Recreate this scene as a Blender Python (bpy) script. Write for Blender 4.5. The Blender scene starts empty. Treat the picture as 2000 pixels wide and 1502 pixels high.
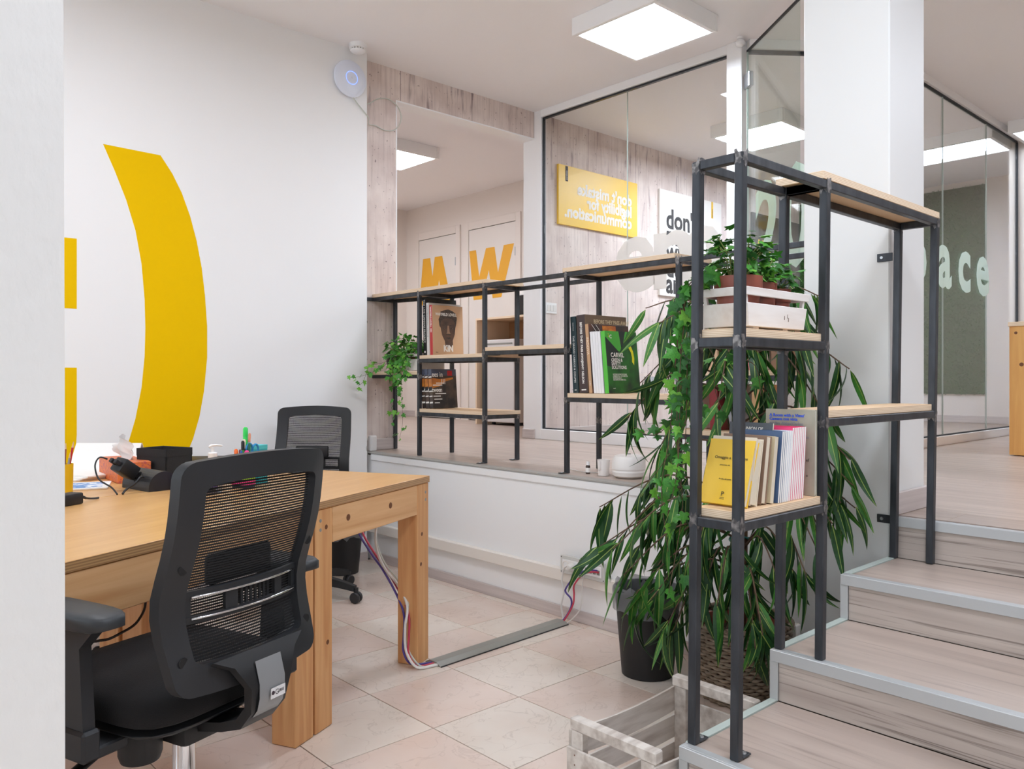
import bpy, bmesh, math, random
from mathutils import Vector, Matrix
random.seed(7)
S = bpy.context.scene
COL = S.collection
R = math.radians

# ---------------------------------------------------------------- camera, world, exposure
cam = bpy.data.cameras.new('camera'); cam_o = bpy.data.objects.new('camera', cam); COL.objects.link(cam_o)
cam.sensor_width = 36; cam.lens = 36 * 1578 / 2000; cam.shift_y = -13 / 2000; cam.clip_start = .05
cam_o.location = (0, 0, 1.15)
cam_o.rotation_euler = (R(90), 0, R(47.465 - 90))
S.camera = cam_o
w = bpy.data.worlds.new('world'); S.world = w; w.use_nodes = True
bg = w.node_tree.nodes['Background']; bg.inputs[0].default_value = (.82, .91, 1.0, 1); bg.inputs[1].default_value = 1.4
vs = S.view_settings
vs.view_transform = 'Standard'; vs.look = 'None'; vs.gamma = 1; vs.use_curve_mapping = False; vs.exposure = 0.46
PANEL = 30.0
S.cycles.max_bounces = 10; S.cycles.diffuse_bounces = 6; S.cycles.transparent_max_bounces = 24
S.cycles.sample_clamp_indirect = 6; S.cycles.caustics_reflective = False; S.cycles.caustics_refractive = False

# ---------------------------------------------------------------- materials
def lin(c):
    return tuple(((v / 255) / 12.92 if v / 255 <= .04045 else ((v / 255 + .055) / 1.055) ** 2.4) for v in c) + (1,)
MATS = {}
def mat(name, c, rough=.5, metal=0, c2=None, sc=(8, 8, 8), lo=.35, hi=.65, detail=6, bump=0, bsc=None, rnd=0, spec=.5, dist=0, trans=0, emit=0):
    if name in MATS: return MATS[name]
    m = bpy.data.materials.new(name); m.use_nodes = True; MATS[name] = m
    N, L = m.node_tree.nodes, m.node_tree.links
    b = N['Principled BSDF']
    b.inputs['Base Color'].default_value = lin(c); b.inputs['Roughness'].default_value = rough
    b.inputs['Metallic'].default_value = metal; b.inputs['Specular IOR Level'].default_value = spec
    if trans: b.inputs['Transmission Weight'].default_value = trans
    if emit:
        b.inputs['Emission Color'].default_value = lin(c); b.inputs['Emission Strength'].default_value = emit
    if c2 or bump:
        tc = N.new('ShaderNodeTexCoord'); src = tc.outputs['Object']
        if rnd:
            oi = N.new('ShaderNodeObjectInfo'); vm = N.new('ShaderNodeVectorMath'); vm.operation = 'ADD'
            mu = N.new('ShaderNodeMath'); mu.operation = 'MULTIPLY'; mu.inputs[1].default_value = 37
            L.new(oi.outputs['Random'], mu.inputs[0]); L.new(src, vm.inputs[0]); L.new(mu.outputs[0], vm.inputs[1]); src = vm.outputs[0]
    if c2:
        mp = N.new('ShaderNodeMapping'); mp.inputs['Scale'].default_value = sc; L.new(src, mp.inputs[0])
        nz = N.new('ShaderNodeTexNoise'); nz.inputs['Scale'].default_value = 1; nz.inputs['Detail'].default_value = detail
        nz.inputs['Distortion'].default_value = dist; L.new(mp.outputs[0], nz.inputs[0])
        rp = N.new('ShaderNodeValToRGB'); rp.color_ramp.elements[0].position = lo; rp.color_ramp.elements[1].position = hi
        rp.color_ramp.elements[0].color = lin(c); rp.color_ramp.elements[1].color = lin(c2)
        L.new(nz.outputs[0], rp.inputs[0]); L.new(rp.outputs[0], b.inputs['Base Color'])
    if bump:
        mp2 = N.new('ShaderNodeMapping'); mp2.inputs['Scale'].default_value = bsc or sc; L.new(src, mp2.inputs[0])
        n2 = N.new('ShaderNodeTexNoise'); n2.inputs['Scale'].default_value = 1; n2.inputs['Detail'].default_value = 5; L.new(mp2.outputs[0], n2.inputs[0])
        bp = N.new('ShaderNodeBump'); bp.inputs['Strength'].default_value = bump; bp.inputs['Distance'].default_value = .002
        L.new(n2.outputs[0], bp.inputs['Height']); L.new(bp.outputs[0], b.inputs['Normal'])
    return m

def glass_mat(name, tint, refl=1.0, ior=1.45):
    m = bpy.data.materials.new(name); m.use_nodes = True; MATS[name] = m
    N, L = m.node_tree.nodes, m.node_tree.links
    N.remove(N['Principled BSDF'])
    t = N.new('ShaderNodeBsdfTransparent'); t.inputs[0].default_value = lin(tint)
    g = N.new('ShaderNodeBsdfGlossy'); g.inputs['Roughness'].default_value = 0; g.inputs[0].default_value = (1, 1, 1, 1)
    f = N.new('ShaderNodeFresnel'); ge = N.new('ShaderNodeNewGeometry'); mr = N.new('ShaderNodeMapRange')
    mr.inputs['To Min'].default_value = ior; mr.inputs['To Max'].default_value = 1 / ior     # same reflection on both faces of a pane
    L.new(ge.outputs['Backfacing'], mr.inputs[0]); L.new(mr.outputs[0], f.inputs[0])
    mx = N.new('ShaderNodeMixShader'); mu = N.new('ShaderNodeMath'); mu.operation = 'MULTIPLY'; mu.inputs[1].default_value = refl
    L.new(f.outputs[0], mu.inputs[0]); L.new(mu.outputs[0], mx.inputs[0]); L.new(t.outputs[0], mx.inputs[1]); L.new(g.outputs[0], mx.inputs[2])
    L.new(mx.outputs[0], N['Material Output'].inputs[0])
    return m

def frosted_mat(name, c, through):
    m = bpy.data.materials.new(name); m.use_nodes = True; MATS[name] = m
    N, L = m.node_tree.nodes, m.node_tree.links
    b = N['Principled BSDF']; b.inputs['Base Color'].default_value = lin(c); b.inputs['Roughness'].default_value = .6
    tl = N.new('ShaderNodeBsdfTranslucent'); tl.inputs[0].default_value = lin(c)
    t = N.new('ShaderNodeBsdfTransparent'); m1 = N.new('ShaderNodeMixShader'); m2 = N.new('ShaderNodeMixShader')
    m1.inputs[0].default_value = .5; m2.inputs[0].default_value = through
    L.new(b.outputs[0], m1.inputs[1]); L.new(tl.outputs[0], m1.inputs[2])
    L.new(m1.outputs[0], m2.inputs[1]); L.new(t.outputs[0], m2.inputs[2]); L.new(m2.outputs[0], N['Material Output'].inputs[0])
    return m

def ply_mat(name, face, face2, e1, e2, n=5.0, thick=.02, rough=.55):
    """plywood: grain on the broad faces, thin glued plies on the edges"""
    m = mat(name, face, rough, c2=face2, sc=(2.5, 26, 26), lo=.3, hi=.75, dist=.6)
    N, L = m.node_tree.nodes, m.node_tree.links
    b = N['Principled BSDF']; grain = [l for l in L if l.to_socket == b.inputs['Base Color']][0].from_socket
    tc = N.new('ShaderNodeTexCoord'); sx = N.new('ShaderNodeSeparateXYZ'); L.new(tc.outputs['Object'], sx.inputs[0])
    a = N.new('ShaderNodeMath'); a.operation = 'MULTIPLY'; a.inputs[1].default_value = n / thick; L.new(sx.outputs[2], a.inputs[0])
    fr = N.new('ShaderNodeMath'); fr.operation = 'PINGPONG'; fr.inputs[1].default_value = .5; L.new(a.outputs[0], fr.inputs[0])
    rp = N.new('ShaderNodeValToRGB'); rp.color_ramp.elements[0].color = lin(e1); rp.color_ramp.elements[1].color = lin(e2)
    rp.color_ramp.elements[0].position = .1; rp.color_ramp.elements[1].position = .4; L.new(fr.outputs[0], rp.inputs[0])
    sn = N.new('ShaderNodeSeparateXYZ'); L.new(tc.outputs['Normal'], sn.inputs[0])
    ab = N.new('ShaderNodeMath'); ab.operation = 'ABSOLUTE'; L.new(sn.outputs[2], ab.inputs[0])
    gt = N.new('ShaderNodeMath'); gt.operation = 'GREATER_THAN'; gt.inputs[1].default_value = .6; L.new(ab.outputs[0], gt.inputs[0])
    mx = N.new('ShaderNodeMixRGB'); L.new(gt.outputs[0], mx.inputs[0]); L.new(rp.outputs[0], mx.inputs[1]); L.new(grain, mx.inputs[2])
    L.new(mx.outputs[0], b.inputs['Base Color'])
    return m

def concrete_mat():
    m = mat('concrete_wallpaper', (233, 221, 214), .75, c2=(215, 199, 192), sc=(3, 3, 2.2), lo=.3, hi=.75, detail=8)
    N, L = m.node_tree.nodes, m.node_tree.links
    b = N['Principled BSDF']; base = [l for l in L if l.to_socket == b.inputs['Base Color']][0].from_socket
    tc = N.new('ShaderNodeTexCoord')
    def layer(base, sc, lo, hi, dark, amt, detail=5, mask=None):
        mp = N.new('ShaderNodeMapping'); mp.inputs['Scale'].default_value = sc; L.new(tc.outputs['Object'], mp.inputs[0])
        n = N.new('ShaderNodeTexNoise'); n.inputs['Scale'].default_value = 1; n.inputs['Detail'].default_value = detail; L.new(mp.outputs[0], n.inputs[0])
        rp = N.new('ShaderNodeValToRGB'); rp.color_ramp.elements[0].position = lo; rp.color_ramp.elements[1].position = hi
        rp.color_ramp.elements[0].color = (0, 0, 0, 1); rp.color_ramp.elements[1].color = (amt, amt, amt, 1); L.new(n.outputs[0], rp.inputs[0])
        f = rp.outputs[0]
        if mask is not None:
            mm = N.new('ShaderNodeMath'); mm.operation = 'MULTIPLY'; L.new(f, mm.inputs[0]); L.new(mask, mm.inputs[1]); f = mm.outputs[0]
        mx = N.new('ShaderNodeMixRGB'); L.new(f, mx.inputs[0]); L.new(base, mx.inputs[1]); mx.inputs[2].default_value = lin(dark); L.new(mx.outputs[0], b.inputs['Base Color'])
        return mx.outputs[0]
    sx = N.new('ShaderNodeSeparateXYZ'); L.new(tc.outputs['Object'], sx.inputs[0])
    mr = N.new('ShaderNodeMapRange'); mr.inputs['From Min'].default_value = 2.2; mr.inputs['From Max'].default_value = 3.1
    mr.inputs['To Min'].default_value = .25; mr.inputs['To Max'].default_value = 1; L.new(sx.outputs[2], mr.inputs[0])
    base = layer(base, (7, 7, 5), .4, .75, (186, 166, 160), .6, 8)
    base = layer(base, (64, 64, 2.2), .5, .78, (164, 144, 140), .5, 7)
    base = layer(base, (22, 22, 3.2), .58, .72, (128, 108, 110), .8, 10, mr.outputs[0])
    base = layer(base, (46, 46, 40), .67, .72, (112, 92, 90), .75, 2)
    # joints between the printed boards
    a = N.new('ShaderNodeMath'); a.operation = 'PINGPONG'; a.inputs[1].default_value = .31; L.new(sx.outputs[0], a.inputs[0])
    lt = N.new('ShaderNodeMath'); lt.operation = 'LESS_THAN'; lt.inputs[1].default_value = .0028; L.new(a.outputs[0], lt.inputs[0])
    mu = N.new('ShaderNodeMath'); mu.operation = 'MULTIPLY'; mu.inputs[1].default_value = .6; L.new(lt.outputs[0], mu.inputs[0])
    mx = N.new('ShaderNodeMixRGB'); L.new(mu.outputs[0], mx.inputs[0]); L.new(base, mx.inputs[1]); mx.inputs[2].default_value = lin((110, 90, 88))
    L.new(mx.outputs[0], b.inputs['Base Color'])
    return m

def marble_mat(name, c, c2, vein):
    m = mat(name, c, .17, c2=c2, sc=(5, 5, 5), lo=.35, hi=.7, detail=6, rnd=1, spec=.5)
    N, L = m.node_tree.nodes, m.node_tree.links
    b = N['Principled BSDF']; base = [l for l in L if l.to_socket == b.inputs['Base Color']][0].from_socket
    src = [n for n in N if n.type == 'MAPPING'][0].inputs[0].links[0].from_socket
    mp = N.new('ShaderNodeMapping'); mp.inputs['Scale'].default_value = (7, 7, 7); L.new(src, mp.inputs[0])
    n = N.new('ShaderNodeTexNoise'); n.inputs['Scale'].default_value = 1; n.inputs['Detail'].default_value = 9; n.inputs['Distortion'].default_value = 1.2; L.new(mp.outputs[0], n.inputs[0])
    rp = N.new('ShaderNodeValToRGB'); e = rp.color_ramp.elements
    e[0].position = .485; e[0].color = (0, 0, 0, 1); e[1].position = .515; e[1].color = (0, 0, 0, 1)
    k = e.new(.5); k.color = (.22, .22, .22, 1); L.new(n.outputs[0], rp.inputs[0])
    mx = N.new('ShaderNodeMixRGB'); L.new(rp.outputs[0], mx.inputs[0]); L.new(base, mx.inputs[1]); mx.inputs[2].default_value = lin(vein)
    L.new(mx.outputs[0], b.inputs['Base Color'])
    return m

def laminate_mat(name, c, c2, dark, along=1, hard=False):
    sc = (18, .8, 18) if along == 1 else (.8, 18, 18)
    m = mat(name, c, .36, c2=c2, sc=sc, lo=.3, hi=.7, detail=8, rnd=1, dist=.4)
    N, L = m.node_tree.nodes, m.node_tree.links
    b = N['Principled BSDF']; base = [l for l in L if l.to_socket == b.inputs['Base Color']][0].from_socket
    src = [n for n in N if n.type == 'MAPPING'][0].inputs[0].links[0].from_socket
    mp = N.new('ShaderNodeMapping'); mp.inputs['Scale'].default_value = (110, 1.6, 110) if hard else (60, 2.2, 60) if along == 1 else (2.2, 60, 60); L.new(src, mp.inputs[0])
    n = N.new('ShaderNodeTexNoise'); n.inputs['Scale'].default_value = 1; n.inputs['Detail'].default_value = 4; n.inputs['Distortion'].default_value = .8; L.new(mp.outputs[0], n.inputs[0])
    rp = N.new('ShaderNodeValToRGB'); rp.color_ramp.elements[0].position = .54 if hard else .58; rp.color_ramp.elements[1].position = .66 if hard else .78
    rp.color_ramp.elements[0].color = (0, 0, 0, 1); rp.color_ramp.elements[1].color = (.8, .8, .8, 1); L.new(n.outputs[0], rp.inputs[0])
    mx = N.new('ShaderNodeMixRGB'); L.new(rp.outputs[0], mx.inputs[0]); L.new(base, mx.inputs[1]); mx.inputs[2].default_value = lin(dark)
    L.new(mx.outputs[0], b.inputs['Base Color'])
    return m

WHITE = mat('white_paint', (240, 240, 240), .6, bump=.06, bsc=(60, 60, 60))
CEIL = mat('ceiling_paint', (242, 240, 241), .7)
PLASTER = mat('rough_plaster', (232, 229, 225), .8, bump=.9, bsc=(70, 70, 38))
WARMW = mat('warm_white_paint', (228, 220, 213), .6)
TRIMW = mat('white_lacquer', (240, 240, 240), .3)
CREAM = mat('cream_plastic', (232, 226, 218), .4)
CONC = concrete_mat()
TILE_A = marble_mat('cream_marble', (232, 222, 210), (226, 212, 199), (150, 130, 116))
TILE_B = marble_mat('pink_marble', (230, 213, 201), (224, 203, 189), (168, 144, 130))
GROUT = mat('grout', (96, 84, 74), .9)
LAM = laminate_mat('grey_oak_laminate', (188, 171, 159), (165, 148, 137), (132, 116, 106))
LAM2 = laminate_mat('riser_laminate', (200, 188, 178), (166, 152, 143), (112, 99, 91), hard=True)
ALU = mat('satin_aluminium', (192, 194, 194), .42, .4)
SKIRT = mat('grey_wood_skirting', (205, 195, 191), .5, c2=(188, 177, 174), sc=(1.5, 1.5, 60))
GREYPL = mat('grey_plastic', (140, 140, 134), .45); STRIP = mat('grey_edge_strip', (168, 165, 160), .5)
STEEL = mat('raw_black_steel', (58, 60, 64), .42, .55, c2=(80, 83, 88), sc=(30, 30, 7), lo=.4, hi=.8, bump=.15, bsc=(90, 90, 20))
WELD = mat('ground_weld', (142, 138, 136), .45, .6, c2=(84, 82, 82), sc=(70, 70, 70), lo=.4, hi=.6)
PLY = ply_mat('birch_plywood', (228, 196, 158), (216, 180, 140), (240, 220, 194), (210, 180, 146))
DESKPLY = ply_mat('desk_plywood', (212, 166, 108), (198, 148, 90), (186, 146, 98), (150, 112, 76), 4, .026, .35)
PINE = mat('pine_beam', (224, 174, 120), .5, c2=(200, 140, 86), sc=(26, 26, 1.6), lo=.35, hi=.7, dist=.8, rnd=1)
PINEH = mat('pine_apron', (224, 178, 128), .5, c2=(204, 150, 98), sc=(1.6, 26, 26), lo=.35, hi=.7, dist=.8, rnd=1)
KNOT = mat('pine_knot', (110, 66, 36), .6)
YEL = mat('yellow_vinyl', (238, 192, 0), .7, spec=.08)
BLK = mat('black_plastic', (22, 22, 24), .5, bump=.1, bsc=(300, 300, 300))
BLK2 = mat('dark_grey_plastic', (35, 36, 39), .5)
FABK = mat('black_fabric', (22, 22, 24), .95, bump=.5, bsc=(400, 400, 400))
MESHM = mat('black_net', (20, 20, 22), .8)
CHROME = mat('chrome', (225, 225, 228), .12, 1)
SILVER = mat('silver_paint', (186, 188, 190), .3, .8)
PURPLE = mat('purple_cable', (78, 62, 140), .45)
REDC = mat('red_cable', (196, 60, 84), .45)
WHC = mat('white_cable', (226, 224, 220), .5)
GREYC = mat('grey_cable', (196, 200, 190), .5)
GLASS = glass_mat('partition_glass', (250, 251, 250))
DOORGL = glass_mat('door_glass', (243, 248, 245))
CLEAR = glass_mat('clear_plastic', (240, 244, 246), 1.0)
FROST = frosted_mat('frosted_film', (226, 221, 214), .3)
FROSTG = frosted_mat('frosted_film_green', (214, 226, 216), .25)
EDGEGL = mat('green_glass_edge', (190, 201, 194), .2)
GASK = mat('black_gasket', (32, 36, 42), .5)
LEDM = mat('led_diffuser', (232, 241, 255), .5, emit=PANEL); PLATE = mat('brushed_plate', (196, 198, 200), .35, .25); LEDX = mat('led_diffuser_strong', (232, 241, 255), .5, emit=PANEL * 1.2); LEDS = mat('led_diffuser_soft', (236, 241, 250), .5, emit=PANEL * .72); LEDO = mat('led_diffuser_dim', (232, 241, 255), .5, emit=PANEL * .12)
TERRA = mat('terracotta_plastic', (150, 82, 66), .4)
SOIL = mat('potting_soil', (62, 46, 36), .95, c2=(96, 74, 58), sc=(80, 80, 80), bump=.8, bsc=(120, 120, 120))
CRATEW = mat('whitewashed_wood', (214, 206, 197), .75, c2=(170, 157, 146), sc=(5, 34, 34), lo=.42, hi=.72, rnd=1, bump=.3, bsc=(6, 60, 60))
BOXW = mat('white_painted_wood', (238, 233, 228), .6, c2=(226, 216, 208), sc=(6, 40, 40), lo=.45, hi=.8, bump=.2, bsc=(8, 80, 80))
WICK = mat('grey_wicker', (150, 134, 116), .8, c2=(116, 98, 80), sc=(30, 30, 60), rnd=1)
BAG = glass_mat('clear_bin_bag', (200, 204, 208), 1.0)
PAPER = mat('paper_white', (240, 238, 234), .7)
PAGE = mat('book_pages', (234, 224, 204), .8, c2=(214, 202, 180), sc=(400, 4, 4))

# ---------------------------------------------------------------- geometry helpers
def link(o): COL.objects.link(o); return o
def mesh_ob(name, bm, m, parent=None, loc=(0, 0, 0), rot=(0, 0, 0), smooth=False):
    me = bpy.data.meshes.new(name); bm.normal_update(); bm.to_mesh(me); bm.free()
    for x in (m if isinstance(m, (list, tuple)) else [m]): me.materials.append(x)
    if smooth:
        for p in me.polygons: p.use_smooth = True
        if smooth != 'all': me.set_sharp_from_angle(angle=R(38))
    o = link(bpy.data.objects.new(name, me)); o.location = loc; o.rotation_euler = rot
    if parent is not None: o.parent = parent
    return o
def reuse(o, parent=None, loc=(0, 0, 0), rot=(0, 0, 0), sc=None):
    c = o.copy(); link(c); c.parent = parent; c.location = loc; c.rotation_euler = rot
    if sc: c.scale = sc
    return c
def tag(o, label=None, cat=None, group=None, kind=None):
    if label: o['label'] = label
    if cat: o['category'] = cat
    if group: o['group'] = group
    if kind: o['kind'] = kind
    return o
def T(name, label, cat, loc=(0, 0, 0), rot=(0, 0, 0), group=None):
    o = link(bpy.data.objects.new(name, None)); o.empty_display_size = .05; o.location = loc; o.rotation_euler = rot
    return tag(o, label, cat, group)
def ST(name, loc=(0, 0, 0), rot=(0, 0, 0)):
    o = link(bpy.data.objects.new(name, None)); o.location = loc; o.rotation_euler = rot; o['kind'] = 'structure'; return o
def B(): return bmesh.new()
def abox(bm, x0, x1, y0, y1, z0, z1, bev=0, mi=0, seg=1, M=None):
    t = bmesh.ops.create_cube(bm, size=1)
    vs_ = t['verts']
    for v in vs_:
        v.co = Vector((x0 + (v.co.x + .5) * (x1 - x0), y0 + (v.co.y + .5) * (y1 - y0), z0 + (v.co.z + .5) * (z1 - z0)))
    fs = set(f for v in vs_ for f in v.link_faces)
    if bev:
        es = set(e for v in vs_ for e in v.link_edges)
        r = bmesh.ops.bevel(bm, geom=list(es), offset=bev, segments=seg, affect='EDGES', profile=.5)
        fs = set(r['faces']) | set(f for f in fs if f.is_valid); vs_ = list(set(v for f in fs for v in f.verts))
    for f in fs:
        if f.is_valid: f.material_index = mi
    if M is not None:
        for v in vs_: v.co = M @ v.co
    return bm
def box(name, x0, x1, y0, y1, z0, z1, m, parent=None, bev=.0015, seg=1, loc=None, rot=(0, 0, 0)):
    """box mesh whose origin sits at its own base centre"""
    c = ((x0 + x1) / 2, (y0 + y1) / 2, z0)
    bm = abox(B(), x0 - c[0], x1 - c[0], y0 - c[1], y1 - c[1], 0, z1 - z0, bev, 0, seg)
    return mesh_ob(name, bm, m, parent, c if loc is None else loc, rot, smooth=seg > 1)
def sbox(name, x0, x1, y0, y1, z0, z1, m, parent=None, bev=0):
    o = box(name, x0, x1, y0, y1, z0, z1, m, parent, bev)
    if parent is None: o['kind'] = 'structure'
    return o
def aprism(bm, pts, n0, n1, axis='y', mi=0):
    """extrude the 2-D outline pts between n0 and n1 along axis"""
    def P(a, b, n): return (a, n, b) if axis == 'y' else ((n, a, b) if axis == 'x' else (a, b, n))
    v0 = [bm.verts.new(P(a, b, n0)) for a, b in pts]; v1 = [bm.verts.new(P(a, b, n1)) for a, b in pts]
    fs = [bm.faces.new(v0), bm.faces.new(v1[::-1])]
    k = len(pts)
    for i in range(k): fs.append(bm.faces.new((v0[i], v1[i], v1[(i + 1) % k], v0[(i + 1) % k])))
    for f in fs: f.material_index = mi
    bmesh.ops.recalc_face_normals(bm, faces=fs)
    return bm
def alathe(bm, prof, seg=24, c=(0, 0, 0), mi=0):
    rings = []
    for r, z in prof:
        if r < 1e-5: rings.append([bm.verts.new((c[0], c[1], c[2] + z))])
        else: rings.append([bm.verts.new((c[0] + r * math.cos(2 * math.pi * i / seg), c[1] + r * math.sin(2 * math.pi * i / seg), c[2] + z)) for i in range(seg)])
    for a, b in zip(rings, rings[1:]):
        for i in range(seg):
            j = (i + 1) % seg
            if len(a) == 1 and len(b) == 1: continue
            if len(a) == 1: f = bm.faces.new((a[0], b[j], b[i]))
            elif len(b) == 1: f = bm.faces.new((a[i], a[j], b[0]))
            else: f = bm.faces.new((a[i], a[j], b[j], b[i]))
            f.material_index = mi
    return bm
def lathe(name, prof, m, parent=None, loc=(0, 0, 0), rot=(0, 0, 0), seg=24):
    return mesh_ob(name, alathe(B(), prof, seg), m, parent, loc, rot, smooth=True)
def smooth_path(pts, n=6):
    P = [Vector(p) for p in pts]
    if len(P) < 3: return P
    out = []
    for i in range(len(P) - 1):
        p0, p1, p2, p3 = P[max(i - 1, 0)], P[i], P[i + 1], P[min(i + 2, len(P) - 1)]
        for k in range(n):
            t = k / n
            out.append(.5 * ((2 * p1) + (p2 - p0) * t + (2 * p0 - 5 * p1 + 4 * p2 - p3) * t * t + (3 * p1 - p0 - 3 * p2 + p3) * t ** 3))
    out.append(P[-1]); return out
def atube(bm, pts, r, seg=8, r2=None, mi=0, flat=None):
    P = [Vector(p) for p in pts]; n = len(P); rings = []; up = Vector((0, 0, 1))
    last = None
    for i, p in enumerate(P):
        d = (P[min(i + 1, n - 1)] - P[max(i - 1, 0)]).normalized()
        if last is None:
            a = up if abs(d.z) < .9 else Vector((1, 0, 0)); u = d.cross(a).normalized()
        else:
            u = (last - d * last.dot(d)).normalized()
        last = u; v = d.cross(u)
        rr = r if r2 is None else r + (r2 - r) * i / (n - 1)
        rings.append([bm.verts.new(p + (u * math.cos(2 * math.pi * k / seg) + v * math.sin(2 * math.pi * k / seg) * (flat or 1)) * rr) for k in range(seg)])
    for a, b in zip(rings, rings[1:]):
        for k in range(seg):
            f = bm.faces.new((a[k], a[(k + 1) % seg], b[(k + 1) % seg], b[k])); f.material_index = mi
    bm.faces.new(rings[0][::-1]).material_index = mi; bm.faces.new(rings[-1]).material_index = mi
    return bm
def tube(name, pts, r, m, parent=None, seg=8, n=6, r2=None):
    return mesh_ob(name, atube(B(), smooth_path(pts, n), r, seg, r2), m, parent, smooth='all')
def basis(right, up):
    r, u = Vector(right).normalized(), Vector(up).normalized(); n = r.cross(u)
    return Matrix((r, u, n)).transposed()
def text(body, size, m, parent, loc, right=(1, 0, 0), up=(0, 0, 1), align='LEFT', bold=0, thick=.0004, sx=1, mirror=False, line=1.0, name='lettering', fit=None):
    cu = bpy.data.curves.new('t', 'FONT'); cu.body = body; cu.size = size; cu.align_x = align; cu.offset = bold; cu.extrude = thick
    cu.space_line = line; cu.resolution_u = 3
    o = bpy.data.objects.new('t', cu); link(o); dg = bpy.context.evaluated_depsgraph_get(); dg.update()
    me = bpy.data.meshes.new_from_object(o.evaluated_get(dg)); bpy.data.objects.remove(o); bpy.data.curves.remove(cu)
    M = basis(right, up)
    if fit: sx = fit / max(v.co.x for v in me.vertices)
    for v in me.vertices:
        c = v.co.copy(); c.x *= sx * (-1 if mirror else 1); v.co = M @ c
    if mirror: me.flip_normals()
    me.materials.clear(); me.materials.append(m); me.name = name
    q = link(bpy.data.objects.new(name, me)); q.location = loc
    if parent is not None: q.parent = parent
    return q
# ================================================================ the setting
CE, ZP = 3.2, .68                      # ceiling, platform level
YW, YC = 4.38, 4.48                    # white wall, concrete wall
floor = box('floor', -2.2, 2.9, -3.2, YW + .2, -.12, -.004, GROUT, None, 0); floor['kind'] = 'structure'
_pieces = {}
def piece(name, dx, dy, dz, m, parent, c, bev=.0012):
    """a shared rectangular piece, centred on c (its top at c.z)"""
    k = (name, round(dx, 3), round(dy, 3), round(dz, 3), m.name)
    if k not in _pieces:
        bm = abox(B(), -dx / 2, dx / 2, -dy / 2, dy / 2, -dz, 0, bev)
        me = bpy.data.meshes.new(name); bm.to_mesh(me); bm.free(); me.materials.append(m); _pieces[k] = me
    o = link(bpy.data.objects.new(name, _pieces[k])); o.parent = parent
    pl = parent.location if parent else Vector(); o.location = Vector(c) - pl
    return o
TS = .384
for i in range(-7, 4):
    for j in range(-7, 7):
        xa, xb = 1.603 + i * TS, 1.603 + (i + 1) * TS; ya, yb = 2.129 + j * TS, 2.129 + (j + 1) * TS
        xb = min(xb, 2.808); yb = min(yb, YW)
        if yb - ya < .03 or xb - xa < .02: continue
        g = .0017
        piece('floor_tile', xb - xa - 2 * g, yb - ya - 2 * g, .008, TILE_B if (i + j) % 2 == 0 else TILE_A, floor, ((xa + xb) / 2, (ya + yb) / 2, 0), .0008)

# ---- upper floor (platform) with its planks
plat = box('floor_platform', 2.812, 9.4, -3.2, 8.3, .3, ZP - .006, GROUT, None, 0); plat['kind'] = 'structure'
def planks(x0, x1, y0, y1, seed):
    rr = random.Random(seed); x = x0; k = 0
    while x < x1 - .01:
        xe = min(x + .19, x1); y = y0 - rr.random() * 1.2
        while y < y1 - .01:
            ya, yb = max(y, y0), min(y + 1.29, y1)
            if yb - ya > .03: piece('plank', xe - x - .0008, yb - ya - .0008, .006, LAM, plat, ((x + xe) / 2, (ya + yb) / 2, ZP), .0006)
            y += 1.29
        x += .19; k += 1
planks(2.852, 9.2, -1.3, YC, 3)
planks(2.78, 5.75, YC, 8.18, 5)
sbox('trim_1', 2.796, 2.85, 1.465, YW + .1, .671, .6815, STRIP, None, .002)           # grey edge strip of the platform
sbox('trim_2', 2.800, 2.812, 1.47, YW, .628, .6705, TRIMW, None, .005)                 # white bead under it
sbox('wall_platform', 2.81, 2.9, 1.16, YW + .2, 0, .66, WHITE)
sbox('baseboard_platform', 2.798, 2.81, 1.16, YW, 0, .055, SKIRT, None, .002)
tr = box('cable_trunking', 2.778, 2.8095, 1.48, YW - .005, .18, .24, CREAM, None, .004)
tag(tr, 'cream plastic cable trunking running along the low white platform wall', 'cable trunking')

# ---- stairs: five risers, from X 1.18 to the platform
stairs = ST('stair_flight')
RZ = [.136, .272, .408, .544]; RX = [1.18, 1.598, 2.014, 2.431, 2.795]; YS = 1.15; YE = -1.6
box('stair_core', 1.2, 2.812, YE, YS - .012, .002, .12, GROUT, stairs, 0)
for k in range(4):
    z = RZ[k]; xa, xb = RX[k], RX[k + 1]
    if k: box('stair_core', xa + .02, 2.812, YE, YS - .012, z - .136 - .01, z - .01, GROUT, stairs, 0)
    for (ya, yb) in ((YS - .022, .33), (.33, -.9), (-.9, YE)):
        piece('tread_plank', xb - xa - .026, abs(ya - yb) - .0015, .009, LAM2 if 0 else LAM, stairs, ((xa + .026 + xb) / 2, (ya + yb) / 2, z), .0006)
for k in range(5):
    z0 = 0 if k == 0 else RZ[k - 1]; z1 = ZP if k == 4 else RZ[k]; x = RX[k]
    for (ya, yb) in ((YS - .022, .62 - .09 * k), (.62 - .09 * k, -.7), (-.7, YE)):
        box('riser_panel', x + .004, x + .02, yb + .0008, ya - .0008, z0 + .0005, z1 - .028, LAM2, stairs, .0006)
    bm = B(); abox(bm, x - .004, x + .004, YE, YS, z1 - .03, z1 + .0015, .0012); abox(bm, x + .004, x + .026, YE, YS, z1 - .003, z1 + .0015, .0006)
    mesh_ob('nosing', bm, ALU, stairs)
    bm = B(); abox(bm, x - .001, x + .02, YS - .022, YS + .002, z0, z1 - .03, .0008)
    mesh_ob('riser_edge_trim', bm, ALU, stairs)
    if k < 4:
        bm = B(); abox(bm, x + .026, RX[k + 1], YS - .02, YS + .002, z1 - .012, z1 + .003, .0008)
        mesh_ob('tread_edge_trim', bm, EDGEGL, stairs)

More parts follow.
